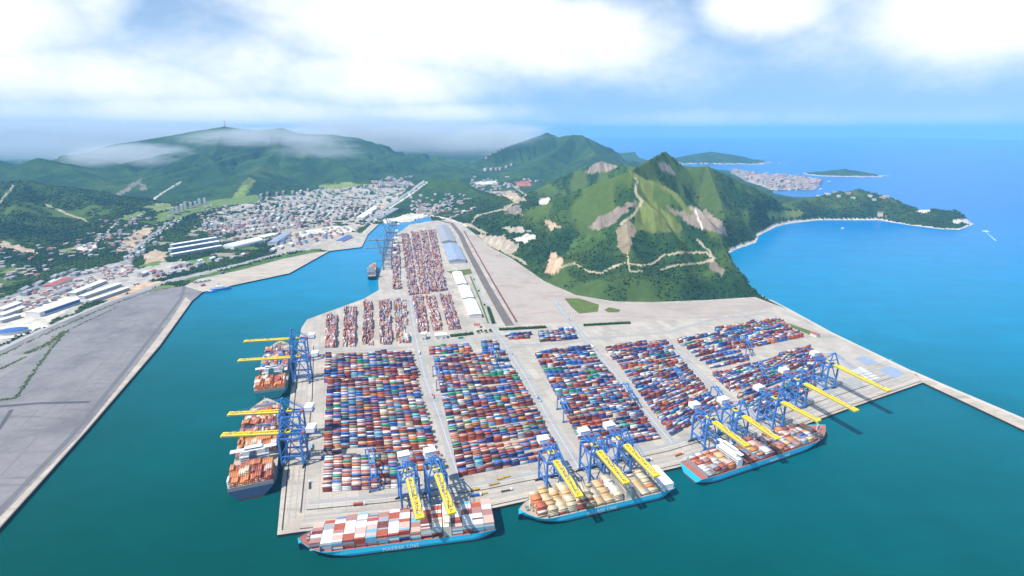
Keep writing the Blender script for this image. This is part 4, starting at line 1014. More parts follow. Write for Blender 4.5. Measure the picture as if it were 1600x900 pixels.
CR = [((640, 750), (656, 811), 'blue quay crane with yellow boom, western one of the pair over the red-bowed ship'),
      ((684, 743), (706, 803), 'blue quay crane with yellow boom, eastern one of the pair over the red-bowed ship'),
      ((868, 722), (904, 777), 'blue quay crane nearest the bow of the ship with tan containers'),
      ((935, 707), (977, 756), 'blue quay crane over the middle of the ship with tan containers'),
      ((977, 697), (1024, 745), 'blue quay crane beside the white stern block of the tan-loaded ship'),
      ((1115, 661), (1165, 698), 'blue quay crane over the stern of the ship with mixed red containers'),
      ((1161, 652), (1213, 687), 'blue quay crane over the middle of the ship with mixed red containers'),
      ((1221, 630), (1277, 659), 'blue quay crane over the bow of the ship with mixed red containers'),
      ((1256, 601), (1336, 643), 'blue quay crane with yellow boom over empty water just past the front ships'),
      ((1303, 572), (1386, 612), 'blue quay crane with yellow boom, last one towards the breakwater'),
      ((454, 531), (384, 535), 'blue quay crane, farthest of the two booms over the teal hulled ship'),
      ((456, 560), (375, 565), 'blue quay crane, nearer of the two booms over the teal hulled ship'),
      ((439, 645), (360, 649), 'blue quay crane, farther of the two booms over the slate hulled ship'),
      ((439, 678), (350, 682), 'blue quay crane, nearer of the two booms over the slate hulled ship')]
for i, (s, t, lab) in enumerate(CR):
    quay_crane(s, t, lab, trolley_x=(-14, -10, -16, -12)[i % 4])
M_far = mat('crane_grey_blue', (.17, .23, .33), .5, .1, .1)
M_farb = mat('crane_grey_boom', (.30, .31, .30), .5, .1, .1)
for k, (fx, fy, lf) in enumerate(((609, 369, 1.3), (605, 381, 1.32), (602, 394, 0), (600, 407, 0), (599, 420, 1.3))):
    q = G(fx, fy, 4); qa = G(591, 437, 4) - G(609, 380, 4); azm = math.atan2(qa.y, qa.x) - PI / 2
    fr = Vector((q.x, q.y, 52)); px_, py_ = project(fr.x, fr.y, fr.z)
    quay_crane((px_, py_), (px_ - 30, py_), ('grey quay crane with raised boom, farthest up the channel', 'grey quay crane with raised boom, second down from the channel head', 'grey quay crane with lowered boom, farther of the two across the channel',
               'grey quay crane with lowered boom, nearer of the two across the channel', 'grey quay crane with raised boom beside the dark ship stern')[k], 'grey quay cranes in the channel', M_far, M_farb, luff=lf, out=62, az=azm)

# ------------------------------------------------------------------ yard gantries, trucks and trailers
def gantry(near, far, label, H=23.0, half=6.5):
    a, b = G(*near, 4), G(*far, 4); d = b - a; L = d.length; rz = math.atan2(d.y, d.x)
    root = thing('yard_gantry', (a.x, a.y, 4.25), rz, label, 'gantry crane', 'blue gantries among the stacks')
    for x in (0, L):
        for y in (-half, half):
            c = MB(); c.box(x - .7, y - .7, 1.6, x + .7, y + .7, H); c.box(x - .6, y - 1.6, .05, x + .6, y + 1.6, 1.6, 1); c.build('leg', [M_blue, M_dark], root)
        c = MB(); c.beam((x, -half, 2.4), (x, half, 2.4), 1.1, 1.3); c.beam((x, -half, H - 1), (x, half, H - 1), 1.1, 1.4); c.build('end_beam', M_blue, root)
    for y in (-half * .45, half * .45):
        c = MB(); c.beam((-2, y, H + .8), (L + 2, y, H + .8), 1.4, 2.0); c.build('girder', M_blue, root)
    c = MB(); c.box(L * .4, -half * .6, H + 1.8, L * .4 + 6, half * .6, H + 3.6); c.build('trolley', M_bluelt, root)
    c = MB(); c.box(L * .4 + 6.5, -1, H - 4, L * .4 + 9, 1, H - .4); cab = c.build('operator_cab', M_white, root)
    c = MB(); c.box(-1, -half - 1.5, 3, 1, -half - .2, 6); c.build('power_box', M_grey, root)
for n, f, lab in (((586, 768), (580, 722), 'blue yard gantry standing at the front of the yard behind the red-bowed ship'),
                  ((771, 575), (767, 553), 'blue yard gantry at the back of the second yard, near the hedge'),
                  ((990, 640), (976, 617), 'blue yard gantry at the east side of the third yard'),
                  ((1192, 604), (1184, 583), 'blue yard gantry just behind the last quay cranes'),
                  ((1128, 640), (1115, 622), 'blue yard gantry at the front edge of the fourth yard'),
                  ((1066, 610), (1052, 592), 'blue yard gantry inside the fourth yard'),
                  ((886, 660), (876, 640), 'blue yard gantry at the west side of the third yard'),
                  ((1170, 556), (1161, 541), 'blue yard gantry in the small yard near the breakwater'),
                  ((688, 610), (682, 588), 'blue yard gantry at the west side of the second yard')):
    gantry(n, f, lab)
def lorry(px, to, colour, label):
    a, b = G(*px, 4), G(*to, 4); d = b - a; rz = math.atan2(d.y, d.x)
    root = thing('lorry', (a.x, a.y, 4.4), rz, label, 'lorry', 'lorries on the terminal roads')
    c = MB(); c.box(6.6, -1.2, .7, 9.0, 1.2, 3.4); c.box(6.8, -1.1, 3.4, 8.2, 1.1, 3.9); cab = c.build('cab', M_white, root)
    c = MB(); c.box(9.0, -1.0, 2.0, 9.06, 1.0, 3.1); c.build('windscreen', M_glass, cab)
    c = MB(); c.box(-6.4, -1.1, .9, 8.0, 1.1, 1.35); c.build('chassis', M_dark, root)
    for x in (-5, -3.7, 5.0, 8):
        c = MB()
        for y in (-1.25, .85): c.box(x - .5, y, 0, x + .5, y + .4, 1.0)
        c.build('wheel', M_dark, root)
    if colour:
        c = MB(); c.box(-6.1, -1.22, 1.37, 6.1, 1.22, 3.95); c.build('load', M_PAINT[colour], root)
for px, to, colr, lab in (((560, 790), (640, 782), 'rust', 'lorry with a rust container on the quay lane west of the front cranes'), ((742, 776), (800, 768), 'blue', 'lorry with a blue container on the quay east of the front cranes'),
        ((790, 768), (840, 759), None, 'empty lorry on the quay before the bow of the tan-loaded ship'), ((648, 760), (700, 752), 'white', 'lorry with a white container under the front pair of cranes'),
        ((1010, 722), (1050, 712), 'navy', 'lorry with a navy container beside the tan-loaded ship stern'), ((1060, 712), (1090, 702), 'orange', 'lorry with an orange container between the two eastern ships'),
        ((676, 620), (683, 645), 'rust', 'lorry with a rust container on the road between first and second yards'), ((655, 552), (658, 572), 'white', 'lorry with a white container at the back of the first road'),
        ((842, 625), (856, 648), 'blue', 'lorry with a blue container on the road between second and third yards'), ((798, 552), (804, 562), 'grey', 'lorry with a grey container at the back of the second road'),
        ((925, 542), (932, 550), 'white', 'lorry with a white container on the road past the lawn'), ((985, 615), (998, 630), 'maroon', 'lorry with a maroon container on the road beside the fourth yard'),
        ((720, 529), (740, 527), 'green', 'lorry with a green container on the cross road by the clipped hedge'), ((890, 500), (897, 510), None, 'empty lorry driving past the lawn on the dirt flat'),
        ((487, 700), (486, 680), 'sky', 'lorry with a sky blue container on the west quay lane'), ((484, 760), (484, 745), None, 'empty lorry at the corner of the west quay')):
    lorry(px, to, colr, lab)
M_trail = mat('trailer_ochre', (.48, .30, .05), .6, .2, .3)
for k, (x, y, w, lab) in enumerate(((742, 766, 12, 'ochre flat trailer parked nearest the front cranes'), (772, 757, 14, 'long ochre flat trailer parked in the middle of the apron'), (782, 749, 10, 'ochre flat trailer parked behind the longest one'),
                      (792, 746, 10, 'ochre flat trailer parked farthest from the front cranes'), (757, 772, 8, 'short ochre flat trailer parked closest to the quay lane'))):
    a, b = G(x, y, 4), G(x + 10, y - 2.4, 4); d = b - a
    r = thing('flat_trailer', (a.x, a.y, 4.35), math.atan2(d.y, d.x), lab, 'trailer', 'ochre trailers on the apron')
    c = MB(); c.box(-w / 2, -1.4, .9, w / 2, 1.4, 1.6); c.box(-w / 2, -1.4, 1.6, -w / 2 + .4, 1.4, 3.0); c.build('bed', M_trail, r)
    c = MB()
    for xx in (-w / 2 + 1, -w / 2 + 2.4, w / 2 - 1.5):
        for yy in (-1.3, .9): c.box(xx - .5, yy, 0, xx + .5, yy + .4, .9)
    c.build('wheels', M_dark, r)
# ------------------------------------------------------------------ buildings on the land
def place(px, py, dpx, dpy):
    a = G(px, py, 3.0); b = G(px + dpx, py + dpy, 3.0); d = b - a
    return a, math.atan2(d.y, d.x), d.length
def gz_many(pts):
    z, _, _ = relief(np.array([p[0] for p in pts]), np.array([p[1] for p in pts])); return z
def slab_block(mb_, l, w, h, storeys, roofkind='flat'):
    """walls, window bands and a parapet roof in one small mesh: 0 wall, 1 roof, 2 glass"""
    b = mb_
    b.box(-l / 2, -w / 2, -2.5, l / 2, w / 2, h, 0, top=1)
    if roofkind == 'flat':
        b.box(-l / 2 - .15, -w / 2 - .15, h, l / 2 + .15, -w / 2 + .5, h + 1.0); b.box(-l / 2 - .15, w / 2 - .5, h, l / 2 + .15, w / 2 + .15, h + 1.0)
        b.box(-l / 2 - .15, -w / 2 + .5, h, -l / 2 + .5, w / 2 - .5, h + 1.0); b.box(l / 2 - .5, -w / 2 + .5, h, l / 2 + .15, w / 2 - .5, h + 1.0)
        b.box(-l * .12, -w * .25, h + .01, l * .05, w * .2, h + 2.8)
    else:
        i = h + w * .26; e = .5
        b.face([(-l / 2 - e, -w / 2 - e, h), (l / 2 + e, -w / 2 - e, h), (l / 2 + e, 0, i), (-l / 2 - e, 0, i)], 1)
        b.face([(l / 2 + e, w / 2 + e, h), (-l / 2 - e, w / 2 + e, h), (-l / 2 - e, 0, i), (l / 2 + e, 0, i)], 1)
        b.face([(l / 2, -w / 2, h), (l / 2, w / 2, h), (l / 2, 0, i - .1)], 0); b.face([(-l / 2, w / 2, h), (-l / 2, -w / 2, h), (-l / 2, 0, i - .1)], 0)
    for k in range(storeys):
        z = 1.0 + k * h / storeys
        b.box(-l / 2 + 1, -w / 2 - .06, z, l / 2 - 1, -w / 2, z + 1.3, 2); b.box(-l / 2 + 1, w / 2, z, l / 2 - 1, w / 2 + .06, z + 1.3, 2)
WALLS = {'white': M_wallw, 'pink': M_wallp, 'grey': M_wallg}
ROOFS = {'white': M_white, 'grey': M_roofgrey, 'red': M_roofred, 'blue': M_roofblue, 'pale': M_wallg}
def town_block(c, rz, z, l, w, h, wall, roof, label, group, kindname='apartment_block', cat='building', rk='flat'):
    b = MB(); slab_block(b, l, w, h, max(2, int(h / 3.6)), rk)
    o = b.build(kindname, [WALLS[wall], ROOFS[roof], M_glass], None, (c[0], c[1], z)); o.rotation_euler = (0, 0, rz)
    return tag(o, label, cat, group)
def street_rows(quad, rows, per, size, dirpx, group, name, kindname='apartment_block', walls=('white', 'white', 'pink', 'white'), roofs=('white', 'pale', 'grey', 'white', 'red'), skip=.1, jitter=.2, rk=('flat',)):
    (ax, ay), (bx, by), (cx, cy), (dx, dy) = quad; todo = []
    for r in range(rows):
        v = (r + .5) / rows
        for k in range(per):
            u = (k + .5 + random.uniform(-jitter, jitter)) / per
            if random.random() < skip: continue
            vv = v + random.uniform(-jitter, jitter) * .5 / rows
            px = (ax * (1 - u) + bx * u) * (1 - vv) + (dx * (1 - u) + cx * u) * vv; py = (ay * (1 - u) + by * u) * (1 - vv) + (dy * (1 - u) + cy * u) * vv
            a, rz, _ = place(px, py, *dirpx); todo.append((r, k, a, rz))
    zs = gz_many([t[2] for t in todo]); cnt = {}
    for (r, k, a, rz), z in zip(todo, zs):
        cnt[r] = cnt.get(r, 0) + 1
        l, w, h = size; l *= random.uniform(.7, 1.25); w *= random.uniform(.85, 1.2); h *= random.uniform(.7, 1.3)
        wl, rf = random.choice(walls), random.choice(roofs)
        lab = f'{wl} {kindname.replace("_", " ")} with {rf} roof, {ORD[rows - r]} row {name}, {ORD[cnt[r]]} from west'
        town_block(a, rz + random.uniform(-.05, .05), z, l, w, h, wl, rf, lab, group, kindname, 'building', random.choice(rk))
street_rows([(404, 314), (615, 294), (585, 340), (392, 352)], 9, 17, (60, 12, 14), (10, -9), 'slab blocks of the valley town', 'of the valley town', skip=.08)
street_rows([(320, 356), (410, 345), (540, 352), (300, 376)], 3, 15, (38, 17, 12), (10, -7), 'low blocks along the town front', 'of the town front', 'town_house', walls=('pink', 'white', 'grey', 'pink'), roofs=('red', 'grey', 'pale', 'white'), skip=.1, jitter=.35, rk=('flat', 'gable'))
street_rows([(430, 376), (515, 362), (545, 368), (420, 398)], 2, 9, (34, 16, 9), (10, -7), 'sheds behind the channel wharf', 'behind the channel wharf', 'wharf_shed', walls=('grey', 'white', 'pink'), roofs=('grey', 'red', 'blue', 'white'), skip=.1, jitter=.3, rk=('gable',))
street_rows([(262, 346), (318, 322), (332, 330), (278, 356)], 1, 8, (26, 12, 30), (10, -8), 'tall blocks under the grassy hill', 'under the grassy hill', 'tower_block', walls=('white',), roofs=('white', 'pale'), skip=0, jitter=.1)
street_rows([(185, 408), (270, 348), (290, 356), (208, 412)], 2, 9, (30, 10, 12), (10, -8), 'blocks beside the inland highway', 'beside the inland highway', 'roadside_block', skip=.1)
street_rows([(640, 321), (700, 318), (712, 330), (640, 334)], 2, 8, (28, 16, 12), (10, -3), 'blocks at the channel head', 'at the channel head', 'harbour_block', walls=('pink', 'grey', 'white'), roofs=('red', 'pale', 'grey'), skip=.1, jitter=.3)
street_rows([(760, 266), (800, 264), (806, 274), (752, 278)], 2, 6, (60, 26, 22), (10, -2), 'blocks below the far mountain', 'below the far mountain', 'hillside_block', walls=('pink', 'white'), roofs=('pale', 'red'), skip=.05)
street_rows([(700, 340), (742, 328), (748, 334), (705, 350)], 1, 5, (30, 16, 10), (10, -2), 'sheds beside the curved road', 'beside the curved road', 'road_shed', walls=('white', 'pink'), roofs=('red', 'white', 'grey'), skip=0, rk=('gable',))
street_rows([(30, 452), (118, 420), (126, 430), (40, 464)], 2, 7, (34, 16, 8), (10, -5), 'sheds at the west wood edge', 'at the west wood edge', 'works_shed', walls=('white', 'grey'), roofs=('white', 'grey', 'pale'), skip=.15, jitter=.3, rk=('gable', 'flat'))
street_rows([(205, 432), (300, 412), (430, 392), (240, 436)], 2, 12, (24, 14, 8), (10, -4), 'small buildings along the shore road', 'along the shore road', 'shore_building', walls=('white', 'grey', 'pink'), roofs=('pale', 'grey', 'red', 'white', 'blue'), skip=.12, jitter=.35, rk=('gable', 'flat'))
street_rows([(165, 370), (220, 350), (232, 356), (175, 384)], 1, 7, (28, 14, 9), (10, -6), 'buildings on the bare earth site', 'on the bare earth site', 'site_building', skip=.1)
street_rows([(1270, 329), (1385, 336), (1390, 340), (1270, 335)], 1, 11, (26, 12, 9), (10, 1), 'buildings behind the bay beach', 'behind the bay beach', 'beach_house', walls=('white', 'pink'), roofs=('white', 'red', 'pale'), skip=.2, jitter=.3)

def hall(name, px, py, dpx, dpy, wid, h, label, cat, wall=M_wallw, roof=M_white, kind='gable', skylights=0, doors=0, band=None, group=None, z=None):
    """a large shed: body, roof, skylight strips and doors as parts; long axis from (px, py) along (dpx, dpy)"""
    a, rz, l = place(px, py, dpx, dpy); zz = ground_z((a.x + G(px + dpx, py + dpy).x) / 2, (a.y + G(px + dpx, py + dpy).y) / 2) if z is None else z
    root = thing(name, (a.x, a.y, zz), rz, label, cat, group)
    c = MB(); c.box(0, -wid / 2, -2, l, wid / 2, h); c.build('wall', wall, root)
    c = MB(); e = .8; rise = wid * (.10 if kind == 'gable' else .22); n = 1 if kind == 'gable' else 6; prof = []
    if kind == 'flat': prof = [(-wid / 2 - e, h), (-wid / 2 - e, h + 1.0), (wid / 2 + e, h + 1.0), (wid / 2 + e, h)]
    elif kind == 'gable': prof = [(-wid / 2 - e, h + .02), (0, h + rise), (wid / 2 + e, h + .02)]
    else: prof = [(-math.cos(PI * k / 10) * (wid / 2 + e), h + .02 + rise * math.sin(PI * k / 10)) for k in range(11)]
    for (y0, z0), (y1, z1) in zip(prof[:-1], prof[1:]): c.face([(-e, y0, z0), (l + e, y0, z0), (l + e, y1, z1), (-e, y1, z1)])
    c.face([(-e, y, z) for y, z in prof]); c.face([(l + e, y, z) for y, z in prof][::-1])
    rf = c.build('roof', roof, root)
    for k in range(skylights):
        x = l * (k + .5) / skylights; c = MB(); f = 1.0 if kind == 'flat' else .03
        c.beam((x, -wid * .42, h + f + (rise * .16 if kind != 'flat' else 0) + .1), (x, -.3, h + f + (rise if kind != 'flat' else 0)), max(1.2, l * .02), .25)
        c.beam((x, wid * .42, h + f + (rise * .16 if kind != 'flat' else 0) + .1), (x, .3, h + f + (rise if kind != 'flat' else 0)), max(1.2, l * .02), .25)
        c.build('skylight', M_roofbluegrey, rf)
    for k in range(doors):
        x = l * (k + .5) / doors; c = MB(); c.box(x - 2.5, -wid / 2 - .12, 0, x + 2.5, -wid / 2, min(h - 1, 5)); c.build('door', M_roofgrey, root)
    if band:
        c = MB(); c.box(l * .12, -wid / 2 - .1, h * .25, l * .98, -wid / 2, h * .85); c.build('facade_panel', band, root)
    return root
# the west shore
hall('warehouse', 52, 495, 64, -22, 42, 13, 'long white warehouse with blue front panels beside the grey yard', 'warehouse', roof=M_white, skylights=0, doors=0, band=M_roofblue)
for k, (x, y, dx, dy, w, lab) in enumerate(((0, 488, 30, -11, 22, 'white roofed shed nearest the frame of the west works'), (0, 497, 36, -13, 20, 'white roofed shed second inland of the blue domed hall'), (0, 505, 30, -9, 16, 'white roofed shed beside the blue domed hall'),
        (112, 462, 50, -20, 24, 'pale roofed shed just inland of the long white warehouse'), (128, 467, 58, -20, 20, 'pale roofed shed between the long warehouse and the earth bank'), (140, 474, 60, -21, 14, 'narrow white shed parallel to the earth bank'))):
    hall('warehouse', x, y, dx, dy, w, 9, lab, 'warehouse', group='pale sheds on the west shore', skylights=6 if k % 2 else 0, wall=M_wallg)
hall('warehouse', 74, 452, 32, -13, 34, 10, 'red roofed factory hall in the west works', 'factory', roof=M_roofred, skylights=3)
hall('warehouse', 84, 462, 24, -9, 20, 9, 'dark grey roofed hall beside the red roofed factory', 'factory', roof=M_roofgrey)
hall('factory_hall', 268, 403, 78, -14, 22, 13, 'front bay of the huge white striped factory hall by the shore road', 'factory', skylights=0, roof=M_white, wall=M_wallg)
hall('factory_hall', 266, 396, 76, -13, 26, 16, 'middle bay of the huge white striped factory hall', 'factory', roof=M_white, wall=M_roofbluegrey)
hall('factory_hall', 268, 389, 70, -12, 26, 16, 'rear bay of the huge white striped factory hall', 'factory', roof=M_white, wall=M_roofbluegrey)
hall('arched_hall', 358, 390, 46, -11, 60, 9, 'white arched roof hall beside the striped factory', 'hall', kind='arch', roof=M_white, wall=M_wallw)
hall('arched_hall', 408, 374, 22, -6, 40, 9, 'flat white hall at the end of the arched hall', 'hall', kind='flat', roof=M_white)
hall('factory_hall', 425, 384, 24, -16, 34, 12, 'blue grey roofed hall behind the wharf', 'factory', roof=M_roofbluegrey)
hall('factory_hall', 562, 344, 26, -18, 40, 14, 'long white gabled hall by the inland highway', 'hall', roof=M_white)
hall('factory_hall', 592, 342, 26, -14, 44, 10, 'grey roofed hall beside the channel basin', 'hall', roof=M_roofgrey)
hall('factory_hall', 530, 379, 16, -8, 30, 9, 'dark blue roofed shed on the channel wharf', 'shed', roof=M_roofblue)
a0, _, _ = place(20, 521, 1, 0)
def domed_hall():
    root = thing('domed_hall', (a0.x, a0.y, 3.2), .5, 'oval hall with a blue roof at the edge of the grey yard', 'hall')
    c = MB(); n = 28; R = [(30, 17)]
    for k in range(n):
        p, q = 2 * PI * k / n, 2 * PI * (k + 1) / n
        c.face([(30 * math.cos(p), 17 * math.sin(p), -2), (30 * math.cos(q), 17 * math.sin(q), -2), (30 * math.cos(q), 17 * math.sin(q), 8), (30 * math.cos(p), 17 * math.sin(p), 8)])
    c.build('wall', M_wallw, root); c = MB()
    for j in range(5):
        s0, s1 = math.cos(j / 5 * PI / 2), math.cos((j + 1) / 5 * PI / 2); z0, z1 = 8 + 4 * math.sin(j / 5 * PI / 2), 8 + 4 * math.sin((j + 1) / 5 * PI / 2)
        for k in range(n):
            p, q = 2 * PI * k / n, 2 * PI * (k + 1) / n
            c.face([(31 * s0 * math.cos(p), 18 * s0 * math.sin(p), z0), (31 * s0 * math.cos(q), 18 * s0 * math.sin(q), z0), (31 * s1 * math.cos(q), 18 * s1 * math.sin(q), z1), (31 * s1 * math.cos(p), 18 * s1 * math.sin(p), z1)])
    c.build('roof', M_roofblue, root, smooth=True)
    c = MB(); c.cyl(0, 0, 4.2, 4.9, 40, 32); c.build('terrace', M_kerb, root, (0, 0, -4.2))
domed_hall()
# the terminal
for k, (x, y, dx, dy, w, lab) in enumerate(((714, 430, 8, 19, 30, 'white warehouse nearest the blue grey roof in the terminal'), (724, 452, 8, 19, 32, 'white warehouse in the middle of the terminal row'), (733, 474, 10, 24, 33, 'white warehouse at the front of the terminal row'))):
    hall('warehouse', x, y, dx, dy, w, 11, lab, 'warehouse', group='white warehouses beside the rail yard', z=4.05, skylights=5, doors=4)
hall('warehouse', 704, 386, 11, 26, 62, 12, 'large blue grey roofed warehouse beside the rail yard', 'warehouse', roof=M_roofbluegrey, wall=M_wallg, z=4.05, skylights=4, kind='gable')
hall('warehouse', 690, 356, 11, 25, 60, 10, 'dark grey roofed warehouse at the channel head of the terminal', 'warehouse', roof=M_roofgrey, wall=M_wallg, z=4.05)
hall('office_building', 659, 530, 7, 0, 14, 14, 'small white office block at the back of the first road', 'office', kind='flat', z=4.05, doors=1)
hall('office_building', 680, 529, 18, -1, 14, 9, 'low white office block beside the clipped hedge', 'office', kind='flat', z=4.05, doors=2)
hall('office_building', 741, 512, 9, 0, 12, 8, 'small red roofed office in front of the white warehouses', 'office', roof=M_roofred, z=4.05)
hall('gatehouse', 1268, 524, 10, 4, 12, 7, 'red roofed hut near the breakwater road', 'hut', roof=M_roofred, z=4.05)
# a freight train standing along the rail yard
P = [G(724, 362), G(741, 392), G(768, 441), G(793, 484), G(806, 506)]
def sea_wall():
    P_ = [G(x, y, 4) for x, y in ((1206, 470), (1240, 488), (1300, 521), (1423, 580.5), (1600, 656), (1755, 731))]; b = MB()
    for p, q in zip(P_[:-1], P_[1:]):
        n = Vector((-(q - p).y, (q - p).x, 0)).normalized(); n = n if n.x < 0 else -n; p = p + n * .6; q = q + n * .6; z = Vector((0, 0, 3.0))
        r = [p, q, q + n * 1.8, p + n * 1.8]
        b.face([v + z for v in r]); b.face([r[1], r[0], r[0] + z, r[1] + z]); b.face([r[3], r[2], r[2] + z, r[3] + z])
    tag(b.build('sea_wall', M_kerb), 'pale concrete wave wall along the seaward edge of the terminal and breakwater', 'sea wall')
sea_wall()
def train():
    seglen = [(q - p).length for p, q in zip(P[:-1], P[1:])]; tot = sum(seglen); n = int(tot / 15.5)
    for k in range(n):
        s = (k + .5) * 15.5; i = 0
        while s > seglen[i]: s -= seglen[i]; i += 1
        d = (P[i + 1] - P[i]); p = P[i] + d * (s / seglen[i]); rz = math.atan2(d.y, d.x)
        w = thing('freight_wagon', (p.x + 4, p.y, 4.3), rz, 'maroon open freight wagon in the long train beside the dirt flat', 'wagon', 'freight wagons of the long train')
        c = MB(); c.box(-6.8, -1.5, 1.1, 6.8, 1.5, 3.8); c.build('body', M_PAINT['maroon'], w)
        c = MB(); c.box(-5.8, -1.2, .0, -3.6, 1.2, 1.0); c.box(3.6, -1.2, .0, 5.8, 1.2, 1.0); c.build('bogie', M_dark, w)
train()

# the far town on the spit and scattered houses: one mass
def distant_town():
    v, f, mi = [], [], []; b = MB()
    def scatter(poly, n, s0, s1, h0, h1, Y0=0, Y1=1e9):
        xs = [p[0] for p in poly]; ys = [p[1] for p in poly]; pts = []
        while len(pts) < n:
            x, y = random.uniform(min(xs), max(xs)), random.uniform(min(ys), max(ys))
            if in_poly(np.array([x]), np.array([y]), poly)[0]: pts.append(G(x, y, 3))
        zs = gz_many(pts)
        for p, z in zip(pts, zs):
            if z < .5 or z > 60: continue
            l, w, h = random.uniform(s0, s1), random.uniform(s0, s1) * .7, random.uniform(h0, h1); a = random.uniform(0, PI); c, s = math.cos(a), math.sin(a)
            q = [(p.x + c * i * l / 2 - s * j * w / 2, p.y + s * i * l / 2 + c * j * w / 2) for i, j in ((-1, -1), (1, -1), (1, 1), (-1, 1))]
            m = random.choice((0, 0, 0, 1, 2)); t = random.choice((0, 0, 1, 3, 4))
            for k in range(4): b.face([(*q[k], z - 3), (*q[(k + 1) % 4], z - 3), (*q[(k + 1) % 4], z + h), (*q[k], z + h)], m)
            b.face([(*r, z + h) for r in q], t)
    scatter([(1142, 268), (1180, 273), (1240, 278), (1284, 285), (1270, 296), (1210, 296), (1165, 282)], 520, 22, 52, 10, 40)
    scatter([(560, 290), (645, 284), (640, 294), (590, 300)], 120, 20, 40, 6, 16)
    scatter([(300, 330), (400, 330), (560, 350), (540, 366), (430, 378), (320, 380)], 260, 10, 22, 4, 10)
    scatter([(640, 316), (735, 316), (738, 334), (650, 338)], 110, 14, 30, 5, 12)
    scatter([(730, 282), (830, 278), (850, 296), (760, 312)], 60, 20, 44, 6, 18)
    scatter([(0, 470), (60, 452), (150, 420), (200, 410), (215, 425), (140, 455), (60, 480), (0, 510)], 120, 8, 20, 4, 9)
    scatter([(660, 255), (740, 250), (745, 262), (600, 275)], 40, 30, 70, 8, 16)
    scatter([(0, 395), (120, 380), (190, 335), (300, 318), (320, 330), (200, 380), (60, 440), (0, 450)], 110, 10, 24, 4, 9)
    scatter([(120, 400), (190, 340), (260, 325), (250, 350), (190, 395)], 70, 12, 26, 4, 9)
    tag(b.build('distant_town', [mat('town_wall', (.46, .42, .39), .9), M_wallp, mat('town_wall_grey', (.30, .30, .31), .9), M_roofred, M_roofgrey]), kind='stuff')
distant_town()

# ------------------------------------------------------------------ hedges and single trees of the terminal
ICO = None
def clump_mesh(name, centres, radii, cols):
    t = (1 + 5 ** .5) / 2
    iv = np.array([(-1, t, 0), (1, t, 0), (-1, -t, 0), (1, -t, 0), (0, -1, t), (0, 1, t), (0, -1, -t), (0, 1, -t), (t, 0, -1), (t, 0, 1), (-t, 0, -1), (-t, 0, 1)], float); iv /= np.linalg.norm(iv[0])
    fc = np.array([(0, 11, 5), (0, 5, 1), (0, 1, 7), (0, 7, 10), (0, 10, 11), (1, 5, 9), (5, 11, 4), (11, 10, 2), (10, 7, 6), (7, 1, 8), (3, 9, 4), (3, 4, 2), (3, 2, 6), (3, 6, 8), (3, 8, 9), (4, 9, 5), (2, 4, 11), (6, 2, 10), (8, 6, 7), (9, 8, 1)])
    n = len(centres); v = np.array(centres)[:, None] + iv[None] * np.array(radii)[:, None, None] * (1 + rng.uniform(-.3, .3, (n, 12)))[..., None]
    return fast_mesh(name, v.reshape(-1, 3), (fc[None] + 12 * np.arange(n)[:, None, None]).reshape(-1, 3), M_leaf, np.repeat(np.array(cols), 12, 0))
tag(clump_mesh('scrub', sum((a[0] for a in SCRUB), []), sum((a[1] for a in SCRUB), []), sum((a[2] for a in SCRUB), [])), kind='stuff')
def hedge(P, wid, h, label):
    W = [G(x, y, 4) for x, y in P]; c, r, k = [], [], []
    for p, q in zip(W[:-1], W[1:]):
        L = (q - p).length; n = int(L * wid * 1.1); d = (q - p) / L; nn = Vector((-d.y, d.x, 0))
        for _ in range(n):
            x = p + d * random.uniform(0, L) + nn * random.uniform(-wid / 2, wid / 2); c.append((x.x, x.y, 4 + random.uniform(.4, h))); r.append(random.uniform(.8, 1.6))
            g = random.uniform(.6, 1.4); k.append((.030 * g, .078 * g, .02 * g))
    tag(clump_mesh('hedge', c, r, k), label, 'hedge', 'clipped hedges of the terminal')
hedge([(704, 526), (739, 522)], 9, 4, 'clipped hedge by the low white office block'); hedge([(780, 516), (853, 512)], 8, 4.5, 'longest clipped hedge, at the foot of the rail yard')
hedge([(912, 509), (985, 505)], 8, 4, 'clipped hedge on the dirt flat below the lawn'); hedge([(763, 482), (771, 506)], 7, 6, 'tall hedge between the service road and the rail yard')
def tree(px, py, h, label, r=None):
    p = G(px, py, 4); root = thing('tree', (p.x, p.y, 4), random.uniform(0, 6), label, 'tree', 'single trees of the terminal'); r = r or h * .42
    b = MB(); b.cyl(0, 0, 0, h * .5, .35, 7, r1=.18); b.beam((0, 0, h * .4), (r * .5, .3, h * .7), .25); b.beam((0, 0, h * .38), (-r * .4, -.5, h * .66), .22); b.build('trunk', mat('bark', (.12, .085, .06), .9), root)
    c, rr, k = [], [], []
    for _ in range(46):
        a, u = random.uniform(0, 6.28), random.random() ** .5
        c.append((math.cos(a) * r * u, math.sin(a) * r * u, h * .45 + random.uniform(0, h * .55) * (1 - u * .5))); rr.append(random.uniform(.18, .34) * r); g = random.uniform(.5, 1.4); k.append((.028 * g, .075 * g, .02 * g))
    o = clump_mesh('crown', c, rr, k); o.parent = root
for x, y, h, lab in ((747, 521, 9, 'dark tree, first of the clump between the two hedges'), (752, 519, 8, 'dark tree, second of the clump between the two hedges'), (759, 520, 9, 'dark tree, third of the clump between the two hedges'), (766, 519, 9, 'dark tree, last of the clump between the two hedges'),
                  (741, 438, 7, 'small tree beside the first white terminal warehouse'), (748, 456, 7, 'small tree beside the middle white terminal warehouse'), (757, 478, 7, 'small tree beside the front white terminal warehouse')):
    tree(x, y, h, lab)

